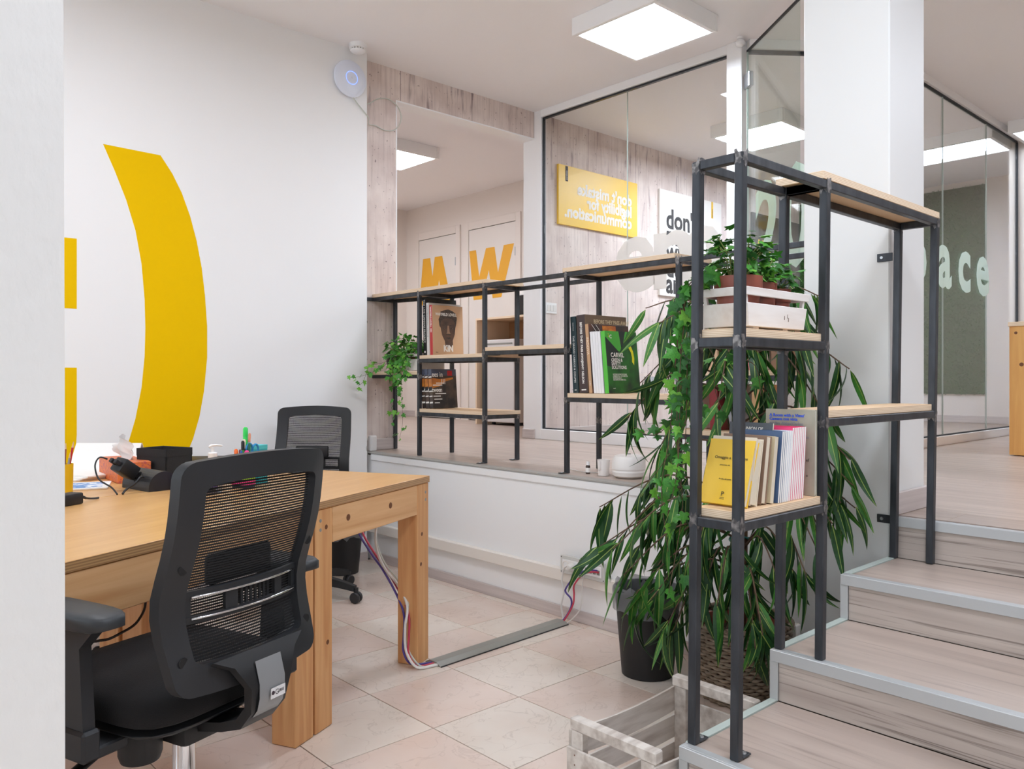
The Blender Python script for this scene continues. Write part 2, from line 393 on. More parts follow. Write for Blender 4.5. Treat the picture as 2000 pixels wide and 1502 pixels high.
# ---- walls
wl = sbox('wall_left', -2.2, 2.775, YW, YC + .12, 0, CE, WHITE)
sbox('baseboard_left', -2.0, 2.775, YW - .012, YW, 0, .055, SKIRT)
def conc(x0, x1, z0, z1):
    bm = abox(B(), x0, x1, YC, YC + .12, z0, z1); return bm
bm = conc(2.775, 3.07, 0, CE); abox(bm, 3.07, 4.345, YC, YC + .12, 2.99, CE); abox(bm, 4.345, 9.2, YC, YC + .12, .3, CE)
o = mesh_ob('wall_back', bm, CONC); o['kind'] = 'structure'
bm = B(); abox(bm, 3.062, 3.0705, YC - .0012, YC + .122, ZP, 2.99); abox(bm, 4.3445, 4.353, YC - .0012, YC + .122, ZP, 2.99); abox(bm, 3.062, 4.353, YC - .0012, YC + .122, 2.9895, 2.998)
o = mesh_ob('trim_opening', bm, TRIMW); o['kind'] = 'structure'
sbox('baseboard_back', 2.79, 3.062, YC - .013, YC, ZP, ZP + .075, SKIRT, None, .004)
sbox('baseboard_jamb', 4.33, 4.346, YC - .013, YC + .125, ZP, ZP + .075, SKIRT, None, .004)
sbox('baseboard_office', 4.42, 9.19, YC - .013, YC, ZP, ZP + .075, SKIRT, None, .004)
# room behind the opening
sbox('wall_side', 5.75, 5.87, YC + .12, 8.3, .3, CE, WARMW)
sbox('wall_far_side', 2.6, 5.75, 8.18, 8.3, .3, CE, WARMW)
sbox('wall_near_side', 2.655, 2.775, YC + .12, 8.3, .3, CE, WARMW)
sbox('baseboard_side', 5.737, 5.75, 7.98, 8.18, ZP, ZP + .075, SKIRT, None, .003)
sbox('baseboard_far_side', 2.78, 5.737, 8.167, 8.18, ZP, ZP + .075, SKIRT, None, .003)
# office and hall
sbox('wall_far', 9.2, 9.32, -3.2, YC + .12, .3, CE, WARMW)
sbox('baseboard_far', 9.187, 9.2, 2.25, YC - .014, ZP, ZP + .075, SKIRT, None, .003)
sbox('wall_stub', 7.775, 9.19, 2.09, 2.21, ZP, CE, WARMW)
sbox('wall_behind', -2.2, 9.32, -3.2, -3.08, 0, CE, WARMW)
sbox('ceiling', -2.2, 9.32, -3.2, 8.3, CE, CE + .12, CEIL)
# foreground pier, its edge a little out of plumb
bm = B(); aprism(bm, [(-2.2, 0), (.278, 0), (.266, .55), (.2655, 1.15), (.2625, 2.0), (.261, CE), (-2.2, CE)], 1.1, 1.3, 'y')
o = mesh_ob('wall_near', bm, PLASTER); o['kind'] = 'structure'
bm = B(); abox(bm, 2.80, 3.10, 1.155, 1.465, 0, CE, .004)
o = mesh_ob('column', bm, mat('column_paint', (228, 228, 226), .55), smooth=False); o['kind'] = 'structure'
bm = B(); abox(bm, 2.806, 3.113, 1.142, 1.155, ZP, ZP + .078, .003); abox(bm, 3.10, 3.113, 1.142, 1.478, ZP, ZP + .078, .003)
o = mesh_ob('baseboard_column', bm, SKIRT); o['kind'] = 'structure'

# ---- doors M and W in the side room
def room_door(n, y0, y1, letter):
    d = ST('door_%d' % n, (5.75, (y0 + y1) / 2, ZP)); hw = (y1 - y0) / 2
    bm = B(); h = 2.2
    abox(bm, -.02, 0, -hw, -hw + .075, 0, h, .002); abox(bm, -.02, 0, hw - .075, hw, 0, h, .002); abox(bm, -.02, 0, -hw + .075, hw - .075, h - .085, h, .002)
    mesh_ob('door_frame', bm, WARMW, d)
    mesh_ob('door_gap', abox(B(), -.003, 0, -hw + .075, hw - .075, .0, h - .085), GASK, d)
    lf = mesh_ob('door_leaf', abox(B(), -.014, -.003, -hw + .079, hw - .079, .01, h - .091, .002), mat('door_paint', (226, 220, 214), .5), d)
    for z in (.35, 1.75): mesh_ob('hinge', alathe(B(), [(0, 0), (.008, 0), (.008, .09), (0, .09)], 8), SILVER, lf, (-.018, -hw + .079, z))
    # painted letter, cut by the edge of the leaf
    bm = B()
    W = hw - .085
    if letter == 'W':
        strokes = [[(-.40, .55), (-.26, .55), (-.16, 0), (-.30, 0)], [(-.30, 0), (-.16, 0), (.0 + .05, .55), (-.09, .55)],
                   [(-.09, .55), (.05, .55), (.16, 0), (.02, 0)], [(.02, 0), (.16, 0), (.36, .55), (.2, .55)]]
    else:
        strokes = [[(-.40, 0), (-.25, 0), (-.13, .55), (-.27, .55)], [(-.27, .55), (-.13, .55), (-.02, 0), (-.15, 0)],
                   [(-.15, 0), (-.02, 0), (.10, .55), (-.04, .55)], [(-.04, .55), (.10, .55), (.27, 0), (.12, 0)]]
    z0 = 1.33 if letter == 'W' else 1.335
    for q, s in enumerate(strokes):
        p = [(max(min(a, W), -W), b) for a, b in s]
        aprism(bm, [(-a, b + z0) for a, b in p], -.0152 - q * .00015, -.0141, 'x')
    mesh_ob('letter', bm, mat('orange_vinyl', (230, 168, 36), .5), d)
room_door(1, 6.12, 7.04, 'W'); room_door(2, 7.12, 7.98, 'M')

# ---- glazed partition towards the platform
XG = 4.37
part = ST('window_1', (XG, 3.6, ZP))
def pbox(name, x0, x1, y0, y1, z0, z1, m, par, bev=.001): return box(name, x0 - par.location.x, x1 - par.location.x, y0 - par.location.y, y1 - par.location.y, z0 - par.location.z, z1 - par.location.z, m, par, bev)
pbox('frame', XG - .03, XG + .03, 4.405, YC, ZP, CE, TRIMW, part, .003)
pbox('frame', XG - .03, XG + .03, 2.67, 4.405, 3.145, CE, TRIMW, part, .003)
pbox('frame', XG - .03, XG + .03, 2.67, 4.405, ZP, .76, TRIMW, part, .003)
pbox('frame', XG - .04, XG + .04, 2.665, 2.77, ZP, CE, TRIMW, part, .004)
for a in ((4.395, 4.405, .76, 3.145), (2.77, 2.776, .76, 3.145)): pbox('gasket', XG - .012, XG + .012, a[0], a[1], a[2], a[3], GASK, part, 0)
for a in ((3.133, 3.145), (.76, .768)): pbox('gasket', XG - .012, XG + .012, 2.776, 4.395, a[0], a[1], GASK, part, 0)
pbox('pane', XG - .004, XG + .004, 3.582, 4.394, .768, 3.133, GLASS, part, 0)
pbox('pane', XG - .004, XG + .004, 2.777, 3.578, .768, 3.133, GLASS, part, 0)
pbox('joint', XG - .005, XG + .005, 3.5785, 3.5815, .768, 3.133, EDGEGL, part, 0)
for ch, y, sx in (('e', 3.695, 1.02), ('m', 3.375, 1.0)):
    text(ch, .74, FROST, part, (-.006, y - 3.6, 1.76 - ZP), (0, -1, 0), (0, 0, 1), bold=.02, sx=sx, name='frosted_letter')
# slanted entrance: header, open glass door
hd = ST('window_2', (4.69, 2.4, 3.12)); L_ = .80
mesh_ob('frame', abox(B(), -L_ / 2, L_ / 2, -.03, .03, .02, .08, .002), TRIMW, hd, rot=(0, 0, math.atan2(-.5, .63)))
mesh_ob('gasket', abox(B(), -L_ / 2, L_ / 2, -.012, .012, 0, .02), GASK, hd, rot=(0, 0, math.atan2(-.5, .63)))
dv = Vector((3.95 - 4.36, 2.09 - 2.645, 0)); da = math.atan2(dv.y, dv.x); DW = dv.length
door = ST('door_3', (4.36, 2.645, ZP), (0, 0, da))
mesh_ob('pane', abox(B(), .012, DW, -.005, .005, .012, 2.44), DOORGL, door)
mesh_ob('edge', abox(B(), .006, .012, -.005, .005, .012, 2.44), EDGEGL, door)
mesh_ob('top_rail', abox(B(), .006, DW, -.006, .006, 2.44, 2.452), GASK, door)
for z in (.25, 2.22):
    mesh_ob('hinge', abox(B(), -.012, .06, -.016, .016, z, z + .09, .004), SILVER, door)
for ch, x in (('2', .10), ('0', .47)):
    text(ch, .74, FROSTG, door, (x, .0075, 1.76 - ZP), (1, 0, 0), (0, 0, 1), bold=.02, sx=.9, name='frosted_letter')
# long glazing along the hall
g2 = ST('window_3', (6.4, 2.15, ZP))
xs = [5.0, 5.2, 6.1, 7.0, 7.755]
for a, b in zip(xs, xs[1:]): pbox('pane', a + .002, b - .002, 2.146, 2.154, .75, 3.135, GLASS, g2, 0)
for a in xs[1:-1]: pbox('joint', a - .002, a + .002, 2.145, 2.155, .75, 3.135, EDGEGL, g2, 0)
pbox('frame', 4.98, 7.775, 2.12, 2.18, ZP, .742, TRIMW, g2, .002); pbox('frame', 4.98, 7.775, 2.12, 2.18, 3.147, CE, TRIMW, g2, .002)
pbox('frame', 4.96, 5.0, 2.115, 2.185, ZP, CE, TRIMW, g2, .002)
pbox('gasket', 5.0, 7.765, 2.14, 2.16, .742, .75, GASK, g2, 0); pbox('gasket', 5.0, 7.765, 2.14, 2.16, 3.135, 3.147, GASK, g2, 0)
pbox('gasket', 7.757, 7.772, 2.14, 2.16, .75, 3.135, GASK, g2, 0)
for ch, x in (('s', 5.05), ('p', 5.5), ('a', 5.995), ('c', 6.385), ('e', 6.765)):
    text(ch, .58, FROSTG, g2, (x - 6.4, -.0065, 1.805 - ZP), (1, 0, 0), (0, 0, 1), bold=.018, sx=1.02, name='frosted_letter')

# ---- yellow winking smiley on the white wall
gr = T('wall_graphic', 'huge yellow vinyl smiley of semicolon and bracket on the white wall', 'wall graphic', (1.3, YW, 1.4))
out = [(1.51, 2.32), (1.57, 2.235), (1.62, 2.14), (1.665, 2.02), (1.70, 1.89), (1.727, 1.75), (1.745, 1.6), (1.757, 1.43), (1.757, 1.26), (1.74, 1.08), (1.715, .94), (1.68, .82), (1.63, .70), (1.55, .56)]
inn = [(1.23, 2.325), (1.285, 2.2), (1.34, 2.06), (1.385, 1.91), (1.415, 1.74), (1.43, 1.56), (1.434, 1.41), (1.43, 1.26), (1.415, 1.1), (1.385, .94), (1.345, .80), (1.28, .62)]
aprs = [(x - 1.3, z - 1.4) for x, z in out + inn[::-1]]
mesh_ob('bracket', aprism(B(), aprs, -.0012, 0, 'y'), YEL, gr)
mesh_ob('dot', aprism(B(), [(x - 1.3, z - 1.4) for x, z in ((.76, 1.49), (1.11, 1.49), (1.11, 1.835), (.76, 1.835))], -.0012, 0, 'y'), YEL, gr)
mesh_ob('comma', aprism(B(), [(x - 1.3, z - 1.4) for x, z in ((.76, 1.2), (1.11, 1.2), (1.11, .87), (1.105, .78), (1.09, .70), (1.06, .62), (1.02, .55), (.95, .48), (.86, .43), (.76, .40), (.76, .55), (.86, .6), (.93, .7), (.95, .87), (.76, .87))], -.0012, 0, 'y'), YEL, gr)

# ---- ceiling lights: visible panels, plus added ones out of view
def ceiling_light(label, x0, x1, y0, y1, z=3.1, dif=None):
    cx, cy = (x0 + x1) / 2, (y0 + y1) / 2; hx, hy = (x1 - x0) / 2, (y1 - y0) / 2
    t = T('ceiling_light', label, 'ceiling light', (cx, cy, CE), (0, 0, 0), 'square led ceiling panels')
    bm = B(); f = .03; d = z - CE
    abox(bm, -hx, -hx + f, -hy, hy, d, 0, .003); abox(bm, hx - f, hx, -hy, hy, d, 0, .003)
    abox(bm, -hx + f, hx - f, -hy, -hy + f, d, 0, .003); abox(bm, -hx + f, hx - f, hy - f, hy, d, 0, .003)
    mesh_ob('frame', bm, TRIMW, t)
    # rounded diffuser
    r = .02; pts = []
    for qx, qy, a0 in ((1, 1, 0), (-1, 1, 90), (-1, -1, 180), (1, -1, 270)):
        for k in range(5):
            a = R(a0 + 22.5 * k); pts.append((qx * (hx - f - r) + r * math.cos(a), qy * (hy - f - r) + r * math.sin(a)))
    mesh_ob('corner_lip', abox(B(), -hx + f, hx - f, -hy + f, hy - f, d + .012, d + .02), TRIMW, t)
    mesh_ob('diffuser', aprism(B(), pts, d + .004, d + .012, 'z'), dif or LEDM, t)
    return t
ceiling_light('added unseen led fill panel near the camera over the tiles', .95, 1.53, .05, .63)  # added lamp out of view, brightens chair back, tiles and platform wall
ceiling_light('added led fill panel further inside the office, hidden by the column', 6.9, 7.46, 2.9, 3.46)  # added lamp hidden behind the column, lifts the office concrete
ceiling_light('added unseen led fill panel deeper in the room behind the wall opening', 3.7, 4.28, 7.1, 7.68, dif=LEDS)  # added lamp hidden behind the white wall, fills the side room
ceiling_light('square white led ceiling panel above the shelf and glass partition', 3.365, 3.945, 2.575, 3.165)
ceiling_light('square led ceiling panel in the room behind the wall opening', 3.80, 4.39, 5.74, 6.33, dif=LEDS)
ceiling_light('square led ceiling panel inside the office, cut by the white partition post', 5.64, 6.25, 3.12, 3.76, dif=LEDX)
ceiling_light('long led ceiling panel inside the office in front of the grass panel', 7.28, 7.86, 2.19, 3.9, dif=LEDO)
ceiling_light('led ceiling panel outside the far glass corner at the picture edge', 7.28, 7.74, .4, 2.08, dif=LEDO)
ceiling_light('added unseen led panel over the desks', .55, 1.14, 2.575, 3.165, dif=LEDS)  # extra lamp added above the view for more light on this side
ceiling_light('added unseen led panel over the stairs', 2.2, 2.8, -.9, -.3)  # extra lamp added outside the view for more light here
ceiling_light('added unseen led panel over the hall', 5.2, 5.8, -.2, .4)  # extra lamp added, out of view to the right
# ================================================================ steel and plywood shelves
HW = .011
rw = random.Random(11)
class Shelf:
    def __init__(s, name, label, base): s.t = T(name, label, 'shelf', base, group=None); s.b = Vector(base)
    def weld(s, par, p, f):
        """ground-off weld patches on the faces of a tube joint; f lists the outward face normals"""
        bm = B()
        for n in f:
            n = Vector(n); up = Vector((0, 0, 1)); sd = n.cross(up)
            k = 15; pts = []
            for i in range(k):
                a = 2 * math.pi * i / k; rr = rw.uniform(.3, 1.0)
                pts.append((max(-HW, min(HW, .02 * math.cos(a) * rr)), .026 * math.sin(a) * rr))
            vs0 = [bm.verts.new(p + n * (HW + .0006) + sd * a + up * b) for a, b in pts]
            fc = bm.faces.new(vs0); 
        bmesh.ops.recalc_face_normals(bm, faces=bm.faces[:])
        mesh_ob('weld', bm, WELD, par)
    def post(s, x, y, z0, z1, dx=0, dy=0, welds=(), tab=None):
        a = Vector((x, y, z0)); 
        bm = abox(B(), -HW, HW, -HW, HW, 0, z1 - z0, .002)
        for v in bm.verts:
            t = v.co.z / (z1 - z0); v.co.x += dx * t; v.co.y += dy * t
        o = mesh_ob('post', bm, STEEL, s.t, a - s.b)
        for zz in welds:
            t = (zz - z0) / (z1 - z0); s.weld(o, Vector((dx * t, dy * t, zz - z0)), [(-1, 0, 0), (0, -1, 0)])
        if tab:
            tx, ty = tab; bm = B()
            abox(bm, min(0, tx), max(0, tx), min(-.012, ty), max(.012, ty), 0, .004, .001); mesh_ob('foot_tab', bm, STEEL, o, (HW if tx > 0 else -HW if tx < 0 else 0, 0, .0015))
            mesh_ob('screw', alathe(B(), [(.007, 0), (.006, .003), (0, .003)], 12), SILVER, o, ((HW + tx * .6) if tx > 0 else (-HW + tx * .6), 0, .0055))
        return o
    def rail(s, p, q):
        p, q = Vector(p), Vector(q); d = q - p; L = d.length
        bm = abox(B(), 0, L, -HW + .0005, HW - .0005, -HW, HW, .0018)
        M = Matrix((d.normalized(), Vector((0, 0, 1)).cross(d).normalized(), d.cross(Vector((0, 0, 1)).cross(d)).normalized())).transposed()
        for v in bm.verts: v.co = M @ v.co
        return mesh_ob('rail', bm, STEEL, s.t, p - s.b)
    def board(s, x0, x1, y0, y1, ztop, th=.021):
        along = (x1 - x0) > (y1 - y0)
        L, W = max(x1 - x0, y1 - y0), min(x1 - x0, y1 - y0)
        bm = abox(B(), -L / 2, L / 2, -W / 2, W / 2, 0, th, .001)
        return mesh_ob('shelf_board', bm, PLY, s.t, Vector(((x0 + x1) / 2, (y0 + y1) / 2, ztop - th)) - s.b, (0, 0, 0 if along else R(90)))

# ---- the shelf on the stairs
sh = Shelf('stair_shelf', 'tall black steel frame shelf with plywood boards standing on the stairs', (2.2, 1.085, .272))
XA, XB, XD = 1.632, 2.034, 2.782; YF, YB = 1.018, 1.134; Z1 = 1.668
lean = {XA: (.011, -.006), XB: (.012, -.008), XD: (.014, -.01)}
def lx(x, z, z0): d = lean[x]; t = (z - z0) / (Z1 - z0); return x + d[0] * t
for x, z0 in ((XA, RZ[1]), (XB, RZ[2]), (XD, RZ[3])):
    dx, dy = lean[x]
    wz = {XA: (1.232, .81), XB: (1.232, .81, 1.03), XD: (1.03,)}[x]
    for y in (YF, YB):
        s_tab = (.034, 0) if x == XA else None
        sh.post(x, y, z0 + .0018, Z1, dx, dy, tuple(wz) + (Z1 - .012,), s_tab)
zr = Z1 - HW; e = HW
def rails(z, xa, xb, za, zb):
    a, b = lx(xa, z, za), lx(xb, z, zb); da = lean[xa][1] * (z - za) / (Z1 - za); db = lean[xb][1] * (z - zb) / (Z1 - zb)
    sh.rail((a + e, YF + da, z), (b - e, YF + db, z)); sh.rail((a + e, YB + da, z), (b - e, YB + db, z))
    sh.rail((a, YF + e + da, z), (a, YB - e + da, z)); sh.rail((b, YF + e + db, z), (b, YB - e + db, z))
rails(zr, XA, XB, RZ[1], RZ[2]); rails(zr, XB, XD, RZ[2], RZ[3])
rails(1.2335, XA, XB, RZ[1], RZ[2]); rails(.8075, XA, XB, RZ[1], RZ[2]); rails(1.032, XB, XD, RZ[2], RZ[3])
sh.board(2.018, 2.812, 1.0, 1.137, 1.69)
for zt in (1.2655, .8395): sh.board(XA + .013, XB + .0, YF - .010 if 0 else YF - .004, YB + .004, zt, .0205)
sh.board(XB + .02, XD + .004, YF - .006, YB + .006, 1.0645)
for z in (1.56, .67):                                   # flat tabs screwed to the column
    bm = abox(B(), -.002, .002, 0, .052, -.014, .014, .001); tb = mesh_ob('wall_tab', bm, STEEL, sh.t, Vector((2.797 - .0012, YB + .009, z)) - sh.b)
    mesh_ob('screw', alathe(B(), [(.006, 0), (.005, .003), (0, .003)], 12), SILVER, tb, (-.002, .036, 0), (0, R(-90), 0))

# ---- the long shelf on the platform edge
ls = Shelf('platform_shelf', 'long low black steel shelf with plywood boards along the platform edge', (3.0, 3.0, ZP))
XF, XR = 2.885, 3.145
fy = [3.97, 3.365, 2.745, 2.08]; ry = [3.985, 3.385, 2.765, 2.10]
fw = {3.97: (1.25, .93, 1.16), 3.365: (1.25, .93, 1.285), 2.745: (1.285, 1.04), 2.08: (1.04, 1.14)}
for y in fy: ls.post(XF, y, ZP + .0018, Z1, 0, 0, tuple(fw[y]) + (Z1 - .012,), (-.04, 0) if y in (3.365, 2.745) else None)
for y in ry: ls.post(XR, y, ZP + .0018, Z1, 0, 0, (1.25, .93), (-.04, 0) if y == 3.385 else None)
ls.post(3.046, 4.462, ZP + .0018, Z1)
def lrail(x, y0, y1, z): ls.rail((x, y0, z), (x, y1, z))
yl = [YC - .004, 3.97, 3.365, 2.745, 2.08, 1.472]
for a, b in zip(yl, yl[1:]): lrail(XF, a - (e if a != yl[0] else 0), b + (e if b != yl[-1] else 0), zr)
ls.rail((3.05, 4.45, zr), (XR - .004, ry[0] + e, zr)); 
yr = ry + [1.49]
for a, b in zip(yr, yr[1:]): lrail(XR, a - e, b + (e if b != 1.49 else 0), zr)
for ya, yb in zip(fy, ry): ls.rail((XF + e, ya, zr), (XR - e, yb, zr))
ls.rail((2.78, 4.462, zr), (3.035, 4.462, zr))
def bay(ztop, i, j, left_wall=False, right_wall=False):
    ya, yb = (yl[0] if left_wall else fy[i]), (1.472 if right_wall else fy[j])
    z = ztop - .021 - HW
    lrail(XF, ya - (0 if left_wall else e), yb + (0 if right_wall else e), z)
    ra = 4.45 if left_wall else ry[i]; rb = 1.49 if right_wall else ry[j]
    if not left_wall: lrail(XR, ra - e, rb + (0 if right_wall else e), z); ls.rail((XF + e, ya, z), (XR - e, ra, z))
    else: ls.rail((3.055, 4.45, z), (XR - .004, rb + e, z))
    if not right_wall: ls.rail((XF + e, yb, z), (XR - e, rb, z))
    ls.board(XF - .008, XR + .008, yb + (.004 if right_wall else -.002), ya - (.0 if left_wall else -.004) - .003, ztop)
bay(1.285, 0, 1); bay(.965, 0, 1); bay(1.317, 1, 2); bay(1.075, 2, 3); bay(1.19, 0, 0, left_wall=True); bay(1.18, 3, 3, right_wall=True); bay(.93, 3, 3, right_wall=True)
ls.board(XF - .011, XR + .011, 3.345, YC - .006, Z1 + .022); ls.board(XF - .011, XR + .011, 2.095, 2.765, Z1 + .022)

# ================================================================ desks
DA = R(25.3); DC = Vector((1.99, 2.664, 0))
df = Vector((math.cos(DA), math.sin(DA), 0)); dn = Vector((-math.sin(DA), math.cos(DA), 0))
def desk(label, u0, u1, v0, v1, hole=False):
    """u along the front edge (0 = right corner), v into the room; local frame turned by DA"""
    o = DC + df * u0 + dn * v0
    t = T('wooden_desk', label, 'desk', o, (0, 0, DA), 'pine beam desks pushed together')
    L, W = u1 - u0, v1 - v0; g = .0015; H = .75; th = .026; lg = .092
    mesh_ob('desk_top', abox(B(), -L / 2 + g, L / 2 - g, -W / 2 + g, W / 2 - g, 0, th, .0015), DESKPLY, t, (L / 2, W / 2, H - th))
    for (x, y) in ((0, 0), (1, 0), (0, 1), (1, 1)):
        px = lg / 2 + .004 if x == 0 else L - lg / 2 - .004; py = lg / 2 + .006 if y == 0 else W - lg / 2 - .006
        lo = mesh_ob('leg', abox(B(), -lg / 2, lg / 2, -lg / 2, lg / 2, 0, H - th - .002, .003), PINE, t, (px, py, .001))
        for k, (kx, kz) in enumerate(((.012, .66), (-.018, .40), (.02, .28), (-.01, .52))):
            if (k + x + 2 * y) % 2: continue
            mesh_ob('knot', alathe(B(), [(.009, 0), (.007, .0006), (0, .0008)], 10), KNOT, lo, (kx, -lg / 2 + .0002, kz), (R(90), 0, 0))
        for kz in (.685, .655): mesh_ob('bolt', alathe(B(), [(.006, 0), (.006, .001), (0, .0015)], 10), GREYPL, lo, (.02 if x else -.02, -lg / 2 + .0002, kz), (R(90), 0, 0))
    ah = .118; za = H - th - .002
    for y in (.006, W - .045): mesh_ob('apron', abox(B(), lg + .006, L - lg - .006, 0, .039, -ah, 0, .002), PINEH, t, (0, y, za))
    for x in (.004, L - .043): mesh_ob('apron', abox(B(), 0, .039, lg + .008, W - lg - .008, -ah, 0, .002), PINE, t, (x, 0, za))
    for kx in (.19, .47):
        if kx < L - .15: mesh_ob('knot', alathe(B(), [(.012, 0), (.009, .0006), (0, .0008)], 10), KNOT, t, (kx, .0058, za - .05), (R(90), 0, 0))
    if hole: mesh_ob('cable_flap', abox(B(), -.05, .05, -.09, .09, 0, .003, .001), BLK, t, (L - .1, W * .42, H + .0002))
    return t
desk('pine desk with plywood top, its near corner leg beside the floor cable cover', -.775, 0, 0, 1.5, True)
desk('pine desk with plywood top in front of the near mesh office chair', -2.4, -.778, 0, .735)
desk('pine desk behind, carrying the tissue box and black fabric box', -2.4, -.778, .738, 1.5)

# ================================================================ office chairs
def rounded(hw, hb, z0, z1, ht, r, n=10, k=6):
    """outline of the back: half widths hb (bottom), hw (widest), ht (top)"""
    def half(t):
        return hb + (hw - hb) * math.sin(min(t / .38, 1) * math.pi / 2) if t < .38 else hw + (ht - hw) * ((t - .38) / .62) ** 1.3
    side = []
    H = z1 - z0
    for i in range(n + 1):
        t = r / H + (1 - 2 * r / H) * i / n; side.append((half(t), z0 + t * H))
    pts = []
    b0 = half(0); t1 = half(1)
    for i in range(k): a = -math.pi / 2 + (math.pi / 2) * i / k; pts.append((side[0][0] - r + r * math.cos(a), z0 + r + r * math.sin(a)))
    pts += side
    for i in range(1, k + 1): a = (math.pi / 2) * i / k; pts.append((side[-1][0] - r + r * math.cos(a), z1 - r + r * math.sin(a)))
    m = 8; xt = pts[-1][0]; top = [(xt * (1 - 2 * j / m), z1 + .009 * (1 - (1 - 2 * j / m) ** 2)) for j in range(1, m)]
    xb = pts[0][0]; bot = [(-xb + 2 * xb * j / m, z0 - .006 * (1 - (1 - 2 * j / m) ** 2)) for j in range(1, m)]
    return pts + top + [(-a, b) for a, b in pts[::-1]] + bot
def back_y(x, z):
    t = (z - .52) / .46
    return -.225 + .042 * math.exp(-((t - .34) / .26) ** 2) - .05 * max(t - .42, 0) + .9 * x * x * (.55 + .35 * t)
def office_chair(label, loc, rz, arm=-.02):
    t = T('office_chair', label, 'office chair', loc, (0, 0, rz), 'black mesh office chairs')
    # star base
    mesh_ob('base_hub', alathe(B(), [(0, .06), (.04, .06), (.042, .10), (.03, .135), (.0, .135)], 20), BLK, t, smooth=True)
    for k in range(5):
        a = R(72 * k + 20); c, s_ = math.cos(a), math.sin(a)
        bm = B(); P = [(0.03, .105, .028, .026), (.14, .10, .024, .024), (.25, .085, .02, .02), (.315, .072, .017, .016)]
        rings = []
        for d, z, hw, hh in P: rings.append([bm.verts.new((d * c - y * s_, d * s_ + y * c, z + zz)) for y, zz in ((-hw, -hh * .7), (hw, -hh * .7), (hw * .8, hh), (-hw * .8, hh))])
        for A_, B_ in zip(rings, rings[1:]):
            for i in range(4): bm.faces.new((A_[i], A_[(i + 1) % 4], B_[(i + 1) % 4], B_[i]))
        bm.faces.new(rings[0]); bm.faces.new(rings[-1][::-1]); bmesh.ops.recalc_face_normals(bm, faces=bm.faces[:])
        lg = mesh_ob('base_leg', bm, BLK, t)
        cs = B()
        for off in (-.013, .013):
            q = alathe(B(), [(0, -.009), (.024, -.009), (.028, -.005), (.028, .005), (.024, .009), (0, .009)], 18)
            M_ = Matrix.Translation((.32 * c - off * s_, .32 * s_ + off * c, .029)) @ Matrix.Rotation(a, 4, 'Z') @ Matrix.Rotation(R(90), 4, 'X')
            me = bpy.data.meshes.new('q'); q.to_mesh(me); q.free(); me.transform(M_); cs.from_mesh(me); bpy.data.meshes.remove(me)
        atube(cs, [(.32 * c, .32 * s_, .045), (.32 * c, .32 * s_, .078)], .012, 10)
        mesh_ob('caster', cs, BLK2, lg, smooth=True)
    lathe('gas_lift', [(.027, .13), (.027, .24), (.025, .245), (.025, .335), (0, .335)], CHROME, t)
    lathe('lift_collar', [(.0285, .322), (.0285, .332), (.0, .333)], BLK, t)
    bm = B(); abox(bm, -.08, .08, -.10, .13, .35, .412, .015, seg=2); abox(bm, -.2, .2, -.03, .05, .392, .412, .006)
    mesh_ob('tilt_mechanism', bm, BLK, t, smooth=True)
    lathe('tension_knob', [(0, -.045), (.04, -.045), (.045, -.03), (.045, .02), (0, .02)], BLK, t, (-.12, -.01, .375))
    bm = B(); atube(bm, smooth_path([(-.08, .02, .39), (-.19, 0, .383), (-.28, -.015, .362), (-.325, -.03, .348)]), .011, 10, .017, flat=.5)
    mesh_ob('lever', bm, BLK, t, smooth='all')
    # seat
    def cushion(hx, y0, y1, z0, z1, r, crown):
        bm = B(); N_ = 40; prof = [(.90, z0), (.985, z0 + .012), (1.0, (z0 + z1) / 2), (.985, z1 - .016), (.93, z1 - .004), (.7, z1 + crown), (.35, z1 + crown * 1.2)]
        cy = (y0 + y1) / 2; hy = (y1 - y0) / 2; rings = []
        for f, z in prof:
            ring = []
            for i in range(N_):
                a = 2 * math.pi * i / N_; ca, sa = math.cos(a), math.sin(a); n_ = 5
                d = (abs(ca) ** n_ + abs(sa) ** n_) ** (-1 / n_)
                ring.append(bm.verts.new((hx * d * ca * f, cy + hy * d * sa * f, z)))
            rings.append(ring)
        for A_, B_ in zip(rings, rings[1:]):
            for i in range(N_): bm.faces.new((A_[i], A_[(i + 1) % N_], B_[(i + 1) % N_], B_[i]))
        bm.faces.new(rings[0][::-1]); bm.faces.new(rings[-1]); return bm
    mesh_ob('seat_pan', cushion(.21, -.155, .245, .41, .442, .05, 0), BLK2, t, smooth='all')
    mesh_ob('seat', cushion(.222, -.172, .262, .437, .508, .06, .004), FABK, t, smooth='all')
    # arms
    for sgn in (-1, 1):
        bm = B(); pts = [(-.03, .43), (.05, .43), (.035, .60), (.06, .672), (-.075, .672), (-.035, .62)]
        for i in range(2):
            pass
        aprism(bm, [(y - .01, z) for y, z in [(-.055, .42), (.045, .42), (.032, .62), (.06, .682), (-.085, .682), (-.04, .64)]], sgn * .272 - .013, sgn * .272 + .013, 'x')
        abox(bm, min(sgn * .19, sgn * .285), max(sgn * .19, sgn * .285), -.07, .045, .398, .422, .004)
        abox(bm, sgn * .272 - .02, sgn * .272 + .02, -.072, .042, .398, .46, .006)
        
        for v in bm.verts:
            if v.co.z > .55: v.co.z += arm
        ar = mesh_ob('armrest', bm, BLK2, t)
        bm = B(); N_ = 24; rings = []
        for f, z in ((.86, .684), (1, .69), (1, .708), (.93, .714), (.5, .716)):
            rg = []
            for i in range(N_):
                a = 2 * math.pi * i / N_; ca, sa = math.cos(a), math.sin(a); d = (abs(ca) ** 4 + abs(sa) ** 4) ** -.25
                rg.append(bm.verts.new((sgn * .272 + .045 * d * ca * f, -.005 + .135 * d * sa * f, z + arm)))
            rings.append(rg)
